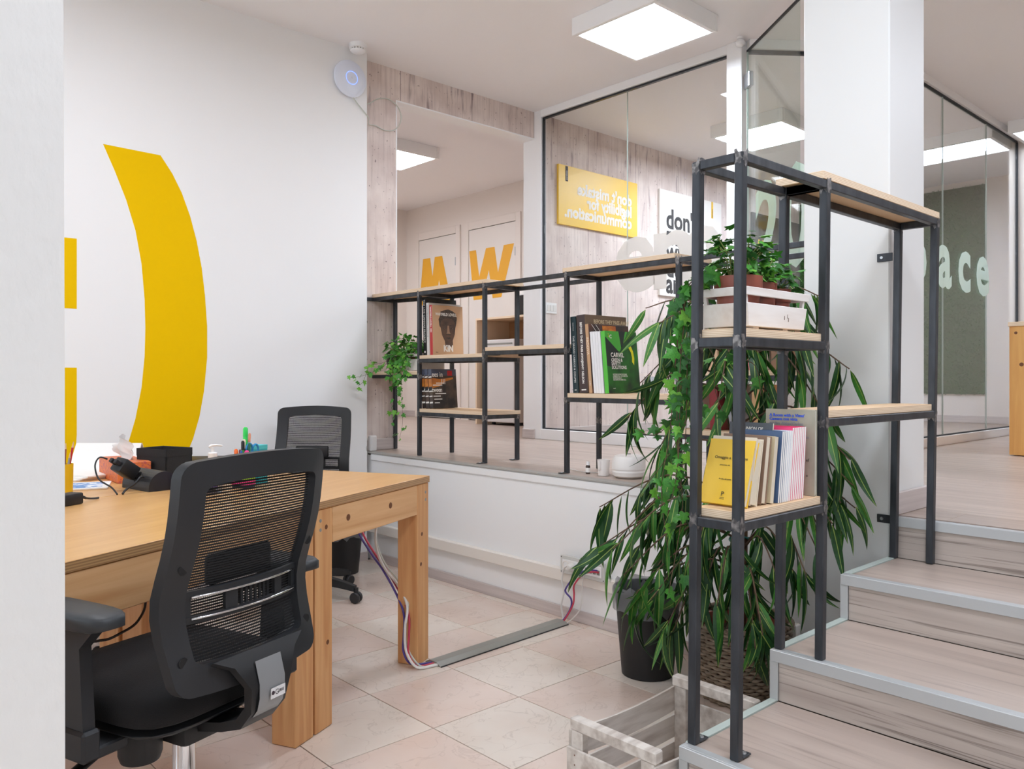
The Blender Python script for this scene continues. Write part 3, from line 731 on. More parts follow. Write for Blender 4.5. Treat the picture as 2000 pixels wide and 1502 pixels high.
        for A_, B_ in zip(rings, rings[1:]):
            for i in range(N_): bm.faces.new((A_[i], A_[(i + 1) % N_], B_[(i + 1) % N_], B_[i]))
        bm.faces.new(rings[0][::-1]); bm.faces.new(rings[-1])
        mesh_ob('arm_pad', bm, mat('arm_pad_rubber', (46, 49, 52), .5), ar, smooth='all')
    # back frame
    zo0, zo1 = .515, .986
    outer = rounded(.207, .194, zo0, zo1, .203, .035); inner = rounded(.152, .145, zo0 + .058, zo1 - .05, .150, .018)
    bm = B(); th = .026; ro, ri, ro2, ri2 = [], [], [], []
    for (xo, z), (xi, zi) in zip(outer, inner):
        yo, yi = back_y(xo, z), back_y(xi, zi)
        ro.append(bm.verts.new((xo, yo + .004, z))); ri.append(bm.verts.new((xi, yi, zi)))
        ro2.append(bm.verts.new((xo * .985, yo - th * .8, z))); ri2.append(bm.verts.new((xi * 1.03, yi - th, zi)))
    n = len(ro)
    for i in range(n):
        j = (i + 1) % n
        bm.faces.new((ro[i], ro[j], ri[j], ri[i])); bm.faces.new((ro2[j], ro2[i], ri2[i], ri2[j]))
        bm.faces.new((ro[j], ro[i], ro2[i], ro2[j])); bm.faces.new((ri[i], ri[j], ri2[j], ri2[i]))
    bmesh.ops.recalc_face_normals(bm, faces=bm.faces[:])
    fr = mesh_ob('back_frame', bm, BLK2, t, smooth=True)
    for x, z in ((-.175, .585), (.175, .585), (-.178, .77), (.178, .77)):
        mesh_ob('screw_cap', alathe(B(), [(.011, 0), (.0105, .0012), (0, .0015)], 16), BLK, fr, (x * .98, back_y(x, z) - .0245, z), (R(90), 0, 0))
    # net
    bm = B(); zb0, zb1 = zo0 + .05, zo1 - .03; rows = 68
    def hwid(z):
        tt = (z - (zo0 + .058)) / (zo1 - zo0 - .108); return .158
    for i in range(rows):
        z = zb0 + (zb1 - zb0) * i / (rows - 1); h_ = .0019; prev = None; w_ = hwid(z)
        for k in range(13):
            x = w_ * (-1 + k / 6); y = back_y(x, z) - .008
            zc = z + (.004 * (1 - (x / w_) ** 2) * ((z - .75) / .2) if z > .75 else 0)
            cur = (bm.verts.new((x, y, zc - h_)), bm.verts.new((x, y, zc + h_)))
            if prev: bm.faces.new((prev[0], cur[0], cur[1], prev[1]))
            prev = cur
    for i in range(64):
        prev = None
        for k in range(12):
            z = zb0 + (zb1 - zb0) * k / 11; x = hwid(z) * (-1 + 2 * i / 63); y = back_y(x, z) - .0072; hx = .0006
            zc = z + (.004 * (1 - (x / hwid(z)) ** 2) * ((z - .75) / .2) if z > .75 else 0)
            cur = (bm.verts.new((x - hx, y, zc)), bm.verts.new((x + hx, y, zc)))
            if prev: bm.faces.new((prev[0], cur[0], cur[1], prev[1]))
            prev = cur
    net = mesh_ob('back_net', bm, MESHM, t); net['kind'] = 'stuff'
    # lumbar support with two bright strips, behind the net
    bm = B()
    def band(z0, z1, x0, x1, y_off, th_, n_=12):
        prev = None; fs = []
        for k in range(n_ + 1):
            x = x0 + (x1 - x0) * k / n_; yb = -.205 + 1.0 * x * x + y_off
            cur = [bm.verts.new((x, yb, z0)), bm.verts.new((x, yb, z1)), bm.verts.new((x, yb - th_, z1)), bm.verts.new((x, yb - th_, z0))]
            if prev:
                for i in range(4): bm.faces.new((prev[i], prev[(i + 1) % 4], cur[(i + 1) % 4], cur[i]))
            else: bm.faces.new(cur)
            prev = cur
        bm.faces.new(prev[::-1])
    band(.652, .666, -.16, .16, 0, .01); band(.704, .718, -.16, .16, 0, .01)
    for x0, x1 in ((-.16, -.14), (-.065, -.035), (.075, .10), (.14, .16)): band(.664, .706, x0, x1, .001, .009, 2)
    for k in range(7): band(.664, .706, -.02 + k * .013, -.014 + k * .013, .004, .004, 1)
    bmesh.ops.recalc_face_normals(bm, faces=bm.faces[:])
    lb = mesh_ob('lumbar_support', bm, BLK2, t)
    for z in (.662, .706):
        mesh_ob('bright_strip', atube(B(), [(-.142 + .284 * k / 12, -.217 + 1.0 * (-.142 + .284 * k / 12) ** 2, z) for k in range(13)], .0028, 8), CHROME, lb, smooth='all')
    bm = B(); abox(bm, -.09, .09, -.184, -.17, .715, .78, .01, seg=2); mesh_ob('lumbar_pad', bm, BLK, lb, smooth=True)
    # spine from frame to mechanism, silver plate
    bm = B(); prof = [(-.236, .572, .125, .012), (-.25, .552, .085, .018), (-.264, .505, .056, .022), (-.255, .455, .048, .022), (-.225, .42, .046, .022), (-.17, .402, .045, .02), (-.08, .385, .045, .02)]
    rings = []
    for i, (y, z, hw_, h2) in enumerate(prof):
        a = Vector((0, prof[min(i + 1, 6)][0] - prof[max(i - 1, 0)][0], prof[min(i + 1, 6)][1] - prof[max(i - 1, 0)][1])).normalized(); nn = Vector((0, -a.z, a.y))
        rings.append([bm.verts.new(Vector((sx * hw_, y, z)) + nn * sy * h2 * .5) for sx, sy in ((-1, -1), (1, -1), (1, 1), (-1, 1))])
    for A_, B_ in zip(rings, rings[1:]):
        for i in range(4): bm.faces.new((A_[i], A_[(i + 1) % 4], B_[(i + 1) % 4], B_[i]))
    bm.faces.new(rings[0][::-1]); bm.faces.new(rings[-1]); bmesh.ops.recalc_face_normals(bm, faces=bm.faces[:])
    sp = mesh_ob('back_spine', bm, BLK, t, smooth=True)
    bm = B(); prev = None
    for y, z in ((-.2635, .556), (-.2768, .51), (-.2768, .48), (-.270, .454), (-.256, .437), (-.246, .431)):
        cur = [bm.verts.new((-.036, y, z)), bm.verts.new((.036, y, z))]
        if prev: bm.faces.new((prev[0], prev[1], cur[1], cur[0]))
        prev = cur
    bmesh.ops.solidify(bm, geom=bm.faces[:], thickness=.003); bmesh.ops.recalc_face_normals(bm, faces=bm.faces[:])
    pl = mesh_ob('silver_plate', bm, PLATE, sp, smooth=True)
    mesh_ob('sticker', abox(B(), -.008, .033, -.2808, -.2797, .470, .492), mat('sticker_white', (222, 220, 220), .5), sp)
    mesh_ob('sticker_logo', alathe(B(), [(0, 0), (.0045, 0), (.0045, .0003), (0, .0003)], 14), mat('logo_dark', (58, 44, 52), .5), sp, (-.002, -.2809, .482), (R(90), 0, 0))
    text('G', .0155, mat('ink', (50, 48, 50), .6), sp, (.003, -.2812, .4765), (1, 0, 0), (0, 0, 1), thick=.0001, name='sticker_lettering')
    text('ERRE', .0088, MATS['ink'], sp, (.0135, -.2812, .479), (1, 0, 0), (0, 0, 1), thick=.0001, sx=.8, bold=.0001, name='sticker_lettering')
    return t
office_chair('black mesh office chair seen from behind, with silver plate and lumbar bar', (.697, 1.871, 0), math.atan2(.947, -.32) - math.pi / 2)
office_chair('black mesh office chair beyond the desks by the white wall', (2.05, 3.86, 0), math.atan2(-.70, -.71) - math.pi / 2, -.10)
# ================================================================ books
INKW = mat('print_white', (238, 236, 230), .6); INKB = mat('print_black', (38, 38, 40), .6)
def cm(n, c, c2=None, **k): return mat('cover_' + n, c, k.pop('rough', .4), c2=c2, **k)
def book(label, loc, rz, lean, th, w, h, cover, group=None, spine=None, hard=True, pages=None, cat='book', name='book'):
    t = T(name, label, cat, loc, (-lean, 0, rz), group)
    c = .0022 if hard else .0007; o = .003 if hard else 0
    mesh_ob('front_cover', abox(B(), 0, w, -th, -th + c, 0, h, .0005), cover, t)
    mesh_ob('back_cover', abox(B(), 0, w, -c, 0, 0, h, .0005), cover, t)
    mesh_ob('spine', abox(B(), -.0004, c, -th + c, -c, 0, h, .0002), spine or cover, t)
    mesh_ob('pages', abox(B(), c, w - o, -th + c + .0001, -c - .0001, o, h - o, .0004), pages or PAGE, t)
    t['dim'] = 0; del t['dim']
    return t
def on_cover(t, th, x0, x1, z0, z1, m, lift=.0004, name='cover_print', pts=None):
    p = pts or [(x0, z0), (x1, z0), (x1, z1), (x0, z1)]
    return mesh_ob(name, aprism(B(), p, -th - lift, -th + .0002, 'y'), m, t)
def ctext(t, th, s, size, x, z, m=INKW, bold=0, sx=1, line=.9): return text(s, size, m, t, (x, -th - .0014, z), (1, 0, 0), (0, 0, 1), bold=bold, sx=sx, line=line, thick=.0002)
def stext(t, th, s, size, z, m=INKW, bold=0, sx=1): return text(s, size, m, t, (-.0009, -th / 2 + size * .36, z), (0, 0, -1), (0, -1, 0), bold=bold, sx=sx, thick=.0002, name='spine_lettering')
def fits(t, h):   # keeps the foot of a leaning book on its board
    return t

# -- upper left bay: three books leaning left (tops towards the wall)
zb = 1.2852
bl = cm('black', (34, 34, 36))
b = book('tall black book with white spine lettering behind the portrait book', (2.905, 3.955, zb), 0, .035, .03, .235, .345, bl)
stext(b, .03, 'THE LIVE CANVAS PROJECT', .021, .335); on_cover(b, .03, .02, .2, .3, .34, mat('photo_dark', (60, 54, 48), .4, c2=(24, 22, 22), sc=(20, 20, 20)))
mesh_ob('spine_logo', alathe(B(), [(0, 0), (.007, 0), (.007, .0004), (0, .0004)], 14), INKW, b, (-.0005, -.015, .02), (0, R(-90), 0))
b = book('pale grey book between the black book and the portrait book', (2.905, 3.921, zb), 0, .035, .026, .24, .315, cm('pale', (214, 210, 206)), pages=PAPER)
stext(b, .026, 'CONTEMPORARY VISIONS', .016, .3, mat('ink_grey', (150, 150, 150), .5))
b = book('tan book with a dark portrait on the cover and red spine', (2.905, 3.89, zb), 0, .035, .03, .232, .3, cm('tan', (206, 170, 136), (198, 160, 124), sc=(4, 4, 4)), spine=cm('red', (186, 44, 48)))
th = .03
stext(b, th, 'WHITFIELD LOVELL  KIN', .014, .29, bold=.0006)
HAIR = mat('print_hair', (46, 36, 32), .5, c2=(84, 66, 54), sc=(90, 90, 90)); SKIN = mat('print_face', (98, 72, 56), .5, c2=(66, 48, 40), sc=(22, 22, 22)); LITE = mat('print_light', (158, 124, 98), .5)
on_cover(b, th, 0, 0, 0, 0, HAIR, .0003, pts=[(.052, .175), (.045, .215), (.062, .245), (.06, .262), (.09, .272), (.12, .278), (.15, .27), (.178, .255), (.186, .225), (.178, .185), (.17, .16), (.12, .19), (.065, .16)])
on_cover(b, th, 0, 0, 0, 0, SKIN, .0005, pts=[(.058, .175), (.065, .205), (.09, .222), (.12, .225), (.15, .22), (.17, .2), (.172, .165), (.166, .125), (.15, .09), (.152, .06), (.125, .045), (.095, .05), (.09, .085), (.07, .12)])
on_cover(b, th, 0, 0, 0, 0, LITE, .0007, pts=[(.112, .18), (.122, .18), (.128, .14), (.136, .13), (.102, .13), (.108, .14)])
for ex in (.085, .145):
    on_cover(b, th, 0, 0, 0, 0, HAIR, .0008, pts=[(ex - .017, .162), (ex, .171), (ex + .017, .163), (ex, .156)]); on_cover(b, th, ex - .017, ex + .017, .178, .183, HAIR, .0008)
    on_cover(b, th, ex + .004, ex + .007, .161, .165, LITE, .001)
on_cover(b, th, 0, 0, 0, 0, HAIR, .0008, pts=[(.095, .104), (.108, .11), (.118, .107), (.128, .11), (.142, .104), (.118, .096)])
on_cover(b, th, .1, .136, .124, .128, HAIR, .0009)
ctext(b, th, 'WHITFIELD LOVELL', .0235, .022, .238, bold=.0007, sx=.78); ctext(b, th, 'KIN', .052, .078, .024, bold=.002, sx=.85); ctext(b, th, 'Skira', .009, .02, .014, INKB)
# -- lower left bay: three copies of one magazine
PH = mat('photo_street', (86, 70, 58), .3, c2=(44, 38, 38), sc=(20, 20, 14), lo=.35, hi=.6); SKY = mat('photo_sky', (66, 78, 104), .3, c2=(92, 96, 112), sc=(10, 10, 10)); ORA = mat('photo_orange', (214, 138, 52), .3, c2=(176, 104, 50), sc=(16, 16, 30))
for k, lab in enumerate(('rearmost of three copies of an orange and dark photo magazine on the low board', 'middle copy of the orange and dark photo magazine on the low board', 'front copy of the orange and dark photo magazine, its cover in full view')):
    y = 3.962 - k * .036
    b = book(lab, (2.9 + .002 * k, y, .9655), 0, .09, .034, .185, .235, PH, 'copies of one magazine', hard=False, cat='magazine', name='magazine', pages=PAPER)
    th = .034
    on_cover(b, th, 0, .185, .195, .235, SKY, .0002); on_cover(b, th, 0, 0, 0, 0, ORA, .0003, pts=[(0, .12), (.05, .13), (.1, .16), (.16, .175), (.16, .185), (.06, .175), (0, .182)])
    on_cover(b, th, .118, .155, .195, .226, mat('logo_red', (196, 36, 44), .4), .0004)
    ctext(b, th, 'ees in', .044, .0, .188, bold=.0005, sx=.8); ctext(b, th, 'tween', .038, -.005, .098, bold=.0005, sx=.8)
    for q, (xa, xb, z) in enumerate(((.03, .09, .148), (.005, .075, .136), (.02, .1, .085), (.005, .06, .07), (.01, .07, .052), (.012, .05, .03))): on_cover(b, th, xa, xb, z, z + .005, INKW, .0004, 'cover_line')
    for q in range(3): on_cover(b, th, .07 + .012 * q, .074 + .012 * q, .145, .175, INKW, .0004, 'cover_line')
    for q, (za, zb_, mm) in enumerate(((.198, .235, SKY), (.13, .178, ORA), (.185, .192, INKW), (.1, .106, INKW), (.07, .076, INKW), (.03, .04, INKW), (.108, .125, INKB))): mesh_ob('spine_print', abox(B(), -.0009, -.0002, -.032, -.002, za, zb_), mm, b)
# -- right bay: big art books, white brochures, green brochure
zs = 1.0755; L5 = .05
b = book('tall dark teal book at the left of the right bay, by the post', (2.905, 2.722, zs), 0, .055, .036, .3, .375, cm('teal', (44, 62, 66)))
stext(b, .036, 'THE GRAND CABRIOS & COUPES', .0155, .28); stext(b, .036, 'RENE STAUD', .007, .345)
mesh_ob('spine_foot', abox(B(), -.0009, 0, -.024, -.012, .012, .016), INKW, b)
b = book('thick brown book with pale title across the top of its cover', (2.905, 2.678, zs), 0, .06, .056, .31, .38, cm('brown', (134, 110, 84), (104, 84, 66), sc=(3, 3, 6)), spine=cm('aubergine', (66, 54, 56)))
stext(b, .056, 'BEFORE THEY PASS AWAY', .019, .345, bold=.0006, sx=.9); stext(b, .056, 'JIMMY NELSON', .018, .155, bold=.0006, sx=.9); ctext(b, .056, 'BEFORE THEY PASS AWAY', .028, .06, .338, sx=.82, m=mat('print_sand', (214, 196, 160), .5), bold=.0006)
mesh_ob('spine_foot', abox(B(), -.0009, 0, -.044, -.014, .012, .018), INKW, b)
b = book('tan spined book with a dark photo cover behind the white brochures', (2.905, 2.617, zs), 0, .085, .024, .3, .335, cm('darkphoto', (52, 40, 38), (112, 66, 48), sc=(14, 14, 14)), spine=cm('sand', (198, 158, 120)))
stext(b, .024, 'PADOVA', .021, .27, mat('print_cream', (236, 222, 200), .5)); stext(b, .024, 'SKIRA', .009, .06)
on_cover(b, .024, .1, .2, .285, .33, mat('photo_gold', (206, 132, 40), .4, c2=(160, 80, 30), sc=(30, 30, 60)))
for q in range(2): on_cover(b, .024, 0, 0, 0, 0, INKW, .0004, 'cover_line', pts=[(.02 + .03 * q, .333), (.023 + .03 * q, .333), (.093 + .03 * q, .26), (.09 + .03 * q, .26)])
for k in range(4):
    book(('first', 'second', 'third', 'fourth')[k] + ' of the four thin white brochures counting from the tan spined book', (2.908, 2.588 - k * .0165, zs), 0, .095, .0155, .215, .297, cm('white', (236, 236, 238)), 'white brochures', hard=False, cat='brochure', name='brochure', pages=PAPER)
GR = mat('cover_green', (40, 128, 40), .35, c2=(24, 44, 34), sc=(5, 5, 4), lo=.42, hi=.6)
b = book('green brochure with a yellow arc on its cover', (2.908, 2.518, zs), 0, .1, .026, .235, .297, GR, None, cm('brightgreen', (86, 190, 66)), False, PAPER, 'brochure', 'brochure')
th = .026
DKG = mat('print_darkgreen', (26, 40, 34), .4); BRG = mat('print_green', (72, 172, 56), .4)
on_cover(b, th, 0, 0, 0, 0, BRG, .0002, pts=[(.0, .297), (.0, .2), (.1, .2), (.17, .297)]); on_cover(b, th, 0, 0, 0, 0, DKG, .0003, pts=[(0, .27), (.09, .2), (.06, .12), (0, .13)]); on_cover(b, th, 0, 0, 0, 0, DKG, .0003, pts=[(.1, .297), (.15, .297), (.115, .2)])
on_cover(b, th, 0, 0, 0, 0, mat('print_yellow', (226, 222, 30), .4), .0005, pts=[(.163, .225), (.18, .238), (.2, .2), (.205, .165), (.2, .135), (.187, .15), (.189, .17), (.184, .195)])
ctext(b, th, 'CARVEL', .03, .03, .172, bold=.0007, sx=.9); ctext(b, th, 'GREEN &\nSAFETY\nSOLUTIONS', .0225, .031, .15, bold=.0004, line=.78, sx=.9)
ctext(b, th, 'SISTEMI DI PROTEZIONE\nAMBIENTALE, SICUREZZA\nINDIVIDUALE E\nANTINFORTUNISTICA', .0105, .035, .085, line=.82, sx=.9); ctext(b, th, '2', .024, .018, .268, mat('print_lime', (170, 200, 40), .4), .0006); ctext(b, th, 'C', .024, .03, .262, bold=.0006); ctext(b, th, 'carvel', .007, .03, .02)
for q in range(2): pass
# -- lowest right bays, half hidden behind the plants
rb = random.Random(4); y = 2.045; cols = [('rosepink', (206, 138, 142)), ('offwhite', (228, 222, 214)), ('sandy', (206, 172, 140)), ('cream1', (226, 214, 196)), ('cherry', (196, 40, 52)), ('pinkcover', (206, 120, 124)), ('cream2', (220, 206, 186)), ('walnut', (138, 104, 78))]
lb = ['rose pink book on the board behind the hanging ivy', 'white book beside the rose pink one behind the ivy', 'sand coloured wide book behind the big plant', 'cream book beside the sand coloured one behind the plant', 'narrow red book behind the big plant', 'pink book next to the narrow red one behind the plant', 'cream hardback behind the plant on the upper board', 'walnut brown book at the column end of the board']
for (n_, c), l_ in zip(cols, lb):
    th = rb.uniform(.03, .05); book(l_, (2.91, y, 1.1805), 0, rb.uniform(.02, .07), th, rb.uniform(.16, .2), rb.uniform(.2, .27), cm(n_, c)); y -= th + .016
y = 2.04; lb = ['white binder on the lowest board behind the plant', 'dark red book on the lowest board behind the plant', 'grey slanted book on the lowest board behind the plant', 'tan book on the lowest board behind the plant']
for (n_, c), l_ in zip([('binder', (236, 234, 230)), ('darkred', (128, 30, 36)), ('greybook', (150, 152, 156)), ('tanbook', (212, 168, 120))], lb):
    book(l_, (2.91, y, .9305), 0, .03 if n_ != 'greybook' else .2, .04, .17, .19, cm(n_, c)); y -= .1
# -- books on the stair shelf, covers towards the stairs' foot, leaning to the right
zs = .8397; RZB = R(-90); YB0 = 1.158
b = book('yellow paperback leaning at the front of the row on the stair shelf', (1.705, YB0, zs), RZB, .34, .018, .125, .162, cm('yellow', (240, 196, 60)), pages=PAGE)
ctext(b, .018, 'Omaggio a Giorgione', .0105, .022, .112, INKB); ctext(b, .018, 'presentato da', .005, .04, .095, INKB); ctext(b, .018, 'Il volto del poeta', .005, .045, .06, INKB); ctext(b, .018, 'P', .016, .058, .02, INKB)
for z_ in (.0155, .0125): on_cover(b, .018, .056, .068, z_, z_ + .001, INKB, .0004, 'cover_line')
x = 1.745
for n_, c, th, h, ln, lab, hard in (('ecru', (224, 212, 192), .032, .163, .2, 'cream hardback just behind the yellow paperback', True), ('mocha', (140, 112, 92), .024, .168, .17, 'brown hardback between two cream books on the stair shelf', True), ('beige', (214, 196, 160), .016, .165, .155, 'thin beige booklet beside the brown hardback', False)):
    book(lab, (x, YB0 - .004, zs), RZB, ln, th, .122, h, cm(n_, c), hard=hard); x += th + .01
b = book('dark grey book with white title sticking up behind the cream books', (x + .006, YB0 + .03, zs), RZB, .14, .006, .125, .196, cm('slate', (78, 82, 88)), hard=False)
ctext(b, .006, 'THE UNION OF', .0125, .02, .176, sx=.9)
x -= .010
for k in range(6):
    book(('first', 'second', 'third', 'fourth', 'fifth', 'sixth')[k] + (' white magazine with dark blue cover' if k < 3 else ' white magazine with pale blue cover') + ' counting from the cream books in the row', (x, YB0 - .008, zs), RZB, .135, .0078, .125, .178, cm('navy', (70, 92, 126)) if k < 3 else cm('paleblue', (206, 210, 222)), 'blue and white magazines on the stair shelf', hard=False, cat='magazine', name='magazine', pages=PAPER); x += .0088
x += .004
for k in range(8):
    book(('first', 'second', 'third', 'fourth', 'fifth', 'sixth', 'seventh', 'last')[k] + ' white magazine with bright pink cover counting from the blue ones', (x, YB0 - .006, zs), RZB, .12 - .004 * k, .0085, .125, .184, cm('pink', (226, 64, 116)), 'pink magazines on the stair shelf', hard=False, cat='magazine', name='magazine', pages=PAPER); x += .0096
b = book('tall grey green book with blue title standing against the shelf post', (2.02, 1.162, zs), RZB, .012, .012, .142, .226, cm('sage', (176, 172, 154), (166, 162, 144), sc=(30, 30, 30)), pages=PAPER)
BLU = mat('print_blue', (48, 96, 226), .5); GRB = mat('print_greyblue', (140, 146, 158), .5)
ctext(b, .012, 'A Room with a View/\nCamera con vista', .0115, .012, .206, BLU, .0003, 1, .85); ctext(b, .012, 'Nadim Abbas/Carlos\nAmorales/Giorgio\nAndreotta', .0115, .012, .184, GRB, .0002, 1, .85)
ctext(b, .012, 'in', .012, .118, .15, GRB); ctext(b, .012, 'ef', .012, .118, .09, INKB); ctext(b, .012, 'o', .01, .118, .05, INKB)
# ================================================================ posters, switches, grass wall, desk of the hall
def poster(label, x0, x1, z0, z1, m):
    t = T('wall_poster', label, 'poster', ((x0 + x1) / 2, YC, z0), (0, 0, 0))
    mesh_ob('board', abox(B(), -(x1 - x0) / 2, (x1 - x0) / 2, -.022, -.001, 0, z1 - z0, .001), m, t); return t
GLOSSY = mat('poster_yellow', (236, 190, 36), .4)
p = poster('yellow poster with mirrored white lettering behind the glass', 4.59, 5.575, 2.37, 2.845, GLOSSY)
for q, s in enumerate(("don't mistake", 'legibility for', 'communication.')): text(s, .13, mat('poster_lettering', (232, 226, 216), .5), p, (.415, -.0228, .265 - .098 * q), bold=.005, mirror=True, fit=(.69, .58, .84)[q])
mesh_ob('label_strip', abox(B(), -.415, -.385, -.0228, -.021, .35, .47), INKB, p); text('parallelo', .022, INKW, p, (-.394, -.0234, .36), (0, 0, 1), (-1, 0, 0), mirror=False)
p = poster('white poster with large black lettering behind the frosted letters', 5.895, 6.88, 1.895, 2.855, mat('poster_white', (234, 230, 224), .3))
for q, s in enumerate(("don't", 'mess', 'with', 'dull', 'art.')): text(s, .25, INKB, p, (-.40, -.0228, .62 - .147 * q), bold=.007, sx=.95)
mesh_ob('label_strip', abox(B(), .32, .352, -.0228, -.021, .80, .96), GLOSSY, p); text('parallelo', .024, INKB, p, (.345, -.0234, .81), (0, 0, 1), (-1, 0, 0))
p = poster('black poster with yellow lettering seen through the open glass door', 7.45, 8.43, 1.9, 2.86, mat('poster_black', (36, 36, 38), .3))
for q, s in enumerate(('AIO', 'you', 'bou', 'ti.')): text(s, .2, GLOSSY, p, (-.42, -.0228, .55 - .15 * q), bold=.004, sx=.86, mirror=False)
s = T('light_switch', 'white rectangular light switch on the concrete wall behind the glass', 'light switch', (4.525, YC, 1.655))
mesh_ob('plate', abox(B(), -.06, .06, -.009, -.0008, 0, .085, .003), TRIMW, s)
for q in (-1, 0, 1): mesh_ob('rocker', abox(B(), -.016 + q * .034, .016 + q * .034, -.012, -.009, .018, .067, .002), mat('switch_white', (228, 226, 222), .35), s)
def grass(label, loc, rz, hw, h, n):
    g = T('grass_panel', label, 'grass panel', loc, (0, 0, rz)); rg = random.Random(9)
    mesh_ob('backing', abox(B(), -.02, -.001, -hw, hw, 0, h), mat('grass_backing', (54, 84, 44), .9), g); bm = B()
    for k in range(n):
        y, z = rg.uniform(-hw - .005, hw + .005), rg.uniform(-.005, h + .005); a = rg.uniform(0, 6.28); ln = rg.uniform(.02, .035); dy, dz = math.cos(a) * .006, math.sin(a) * .006
        bm.faces.new([bm.verts.new((-.02, y - dy, z - dz)), bm.verts.new((-.02, y + dy, z + dz)), bm.verts.new((-.02 - ln, y + rg.uniform(-.02, .02), z + rg.uniform(-.02, .02)))])
    gb = mesh_ob('grass_blades', bm, mat('artificial_grass', (70, 112, 52), .8, c2=(44, 78, 34), sc=(12, 12, 12), lo=.3, hi=.7), g); gb['kind'] = 'stuff'
grass('large artificial grass panel on the office end wall', (9.2, 3.62, .98), 0, .79, 2.16, 14000)
grass('artificial grass strip on the concrete wall behind the open glass door', (8.78, YC, .98), R(90), .32, 2.1, 5000)
d = T('reception_desk', 'pine reception desk end panel with dark screw hole beside the hall glass', 'desk', (6.0, 1.2, ZP))
mesh_ob('side_panel', abox(B(), -.49, -.45, -.6, .365, .006, .78, .002), mat('pine_panel', (222, 168, 96), .5, c2=(206, 146, 78), sc=(20, 20, 1.4), dist=.6), d)
mesh_ob('side_panel', abox(B(), .45, .49, -.6, .365, .006, .78, .002), MATS['pine_panel'], d); mesh_ob('back_panel', abox(B(), -.45, .45, .33, .36, .006, .78, .002), MATS['pine_panel'], d)
mesh_ob('desk_top', abox(B(), -.5, .5, -.62, .37, .78, .806, .002), PLY, d)
for y_, z_, r_ in ((.33, .74, .009), (.26, .38, .006), (.30, .55, .012), (.20, .2, .008)): mesh_ob('knot', alathe(B(), [(r_, 0), (r_ * .7, .001), (0, .001)], 12), KNOT, d, (-.4902, y_, z_), (0, R(-90), 0))
# ================================================================ side room: fridge in its plywood cabinet, microwave
t = T('fridge', 'small silver fridge inside the open plywood cabinet', 'fridge', (5.52, 5.98, ZP))
mesh_ob('body', abox(B(), -.17, .2, -.235, .235, .03, .85, .006), mat('fridge_grey', (188, 184, 182), .4), t)
dd = mesh_ob('door', abox(B(), -.222, -.174, -.235, .235, .03, .85, .01, seg=2), mat('fridge_door', (208, 204, 202), .35), t)
mesh_ob('grip', abox(B(), -.226, -.221, -.21, .21, .80, .815, .001), GREYPL, dd)
for q in (-.2, .2): mesh_ob('foot', alathe(B(), [(0, 0), (.02, 0), (.02, .03), (0, .03)], 10), BLK, t, (-.1, q, .001))
t = T('cabinet', 'open plywood cabinet around the small fridge', 'cabinet', (5.5, 5.72, ZP))
W_ = .56
for y_ in (-W_, W_ - .02): mesh_ob('side_panel', abox(B(), -.24, .225, y_, y_ + .02, .002, 1.05, .001), PLY, t)
mesh_ob('top_panel', abox(B(), -.24, .225, -W_, W_, 1.05, 1.07, .001), PLY, t); mesh_ob('back_panel', abox(B(), .205, .225, -W_ + .02, W_ - .02, .002, 1.05), mat('plywood_back', (190, 150, 108), .6, c2=(176, 134, 94), sc=(2, 2, 18)), t)
t = T('microwave', 'black microwave on top of the plywood cabinet', 'microwave', (5.5, 5.5, ZP + 1.0705))
mesh_ob('body', abox(B(), -.15, .18, -.24, .24, .005, .2, .006), BLK, t); mesh_ob('door', abox(B(), -.162, -.1505, -.1, .238, .01, .195, .003), mat('dark_glass', (34, 34, 36), .1), t); mesh_ob('control_panel', abox(B(), -.158, -.1505, -.238, -.104, .01, .195, .002), BLK2, t)
for q in (-.2, .2): mesh_ob('foot', alathe(B(), [(0, 0), (.014, 0), (.014, .006), (0, .006)], 10), BLK, t, (0, q, 0))
t = T('carton', 'white carton with red print lying on the microwave', 'box', (5.48, 5.56, ZP + 1.2712))
mesh_ob('body', abox(B(), -.12, .12, -.17, .17, 0, .13, .002), PAPER, t); mesh_ob('print', abox(B(), -.1206, -.12, .02, .12, .05, .1), mat('print_red', (206, 70, 60), .5), t)
# ================================================================ ceiling and wall fittings
t = T('smoke_detector', 'round white smoke detector on the ceiling above the access point', 'smoke detector', (2.66, 4.30, CE))
mesh_ob('base', alathe(B(), [(0, 0), (.054, 0), (.054, -.026), (.046, -.03), (.0, -.03)], 28), TRIMW, t, smooth=True)
mesh_ob('slots', alathe(B(), [(.043, -.03), (.043, -.04), (0, -.04)], 28), mat('slot_grey', (140, 136, 130), .6), t, smooth=True)
mesh_ob('cap', alathe(B(), [(.046, -.037), (.045, -.044), (.034, -.052), (0, -.054)], 28), TRIMW, t, smooth=True)
for k in range(16):
    a = 2 * math.pi * k / 16; mesh_ob('slot_rib', abox(B(), -.003, .003, -.003, .003, -.04, -.03), TRIMW, t, (.045 * math.cos(a), .045 * math.sin(a), 0))
t = T('wifi_access_point', 'round white wireless access point with a glowing blue ring on the wall', 'access point', (2.64, YW, 3.0), (R(90), 0, 0))
mesh_ob('body', alathe(B(), [(0, .001), (.085, .001), (.105, .008), (.114, .02), (.112, .027), (.095, .036), (.06, .042), (0, .0445)], 40), mat('ap_white', (226, 232, 246), .35), t, smooth=True)
bm = B(); atube(bm, [(.04 * math.cos(2 * math.pi * k / 40), .04 * math.sin(2 * math.pi * k / 40), .0432) for k in range(41)], .0022, 6)
mesh_ob('light_ring', bm, mat('blue_glow', (120, 150, 255), .4, emit=1.1), t)
mesh_ob('logo', alathe(B(), [(.006, .0444), (.006, .0449), (.004, .0449), (.004, .0444)], 14), mat('logo_grey', (200, 204, 220), .5), t)
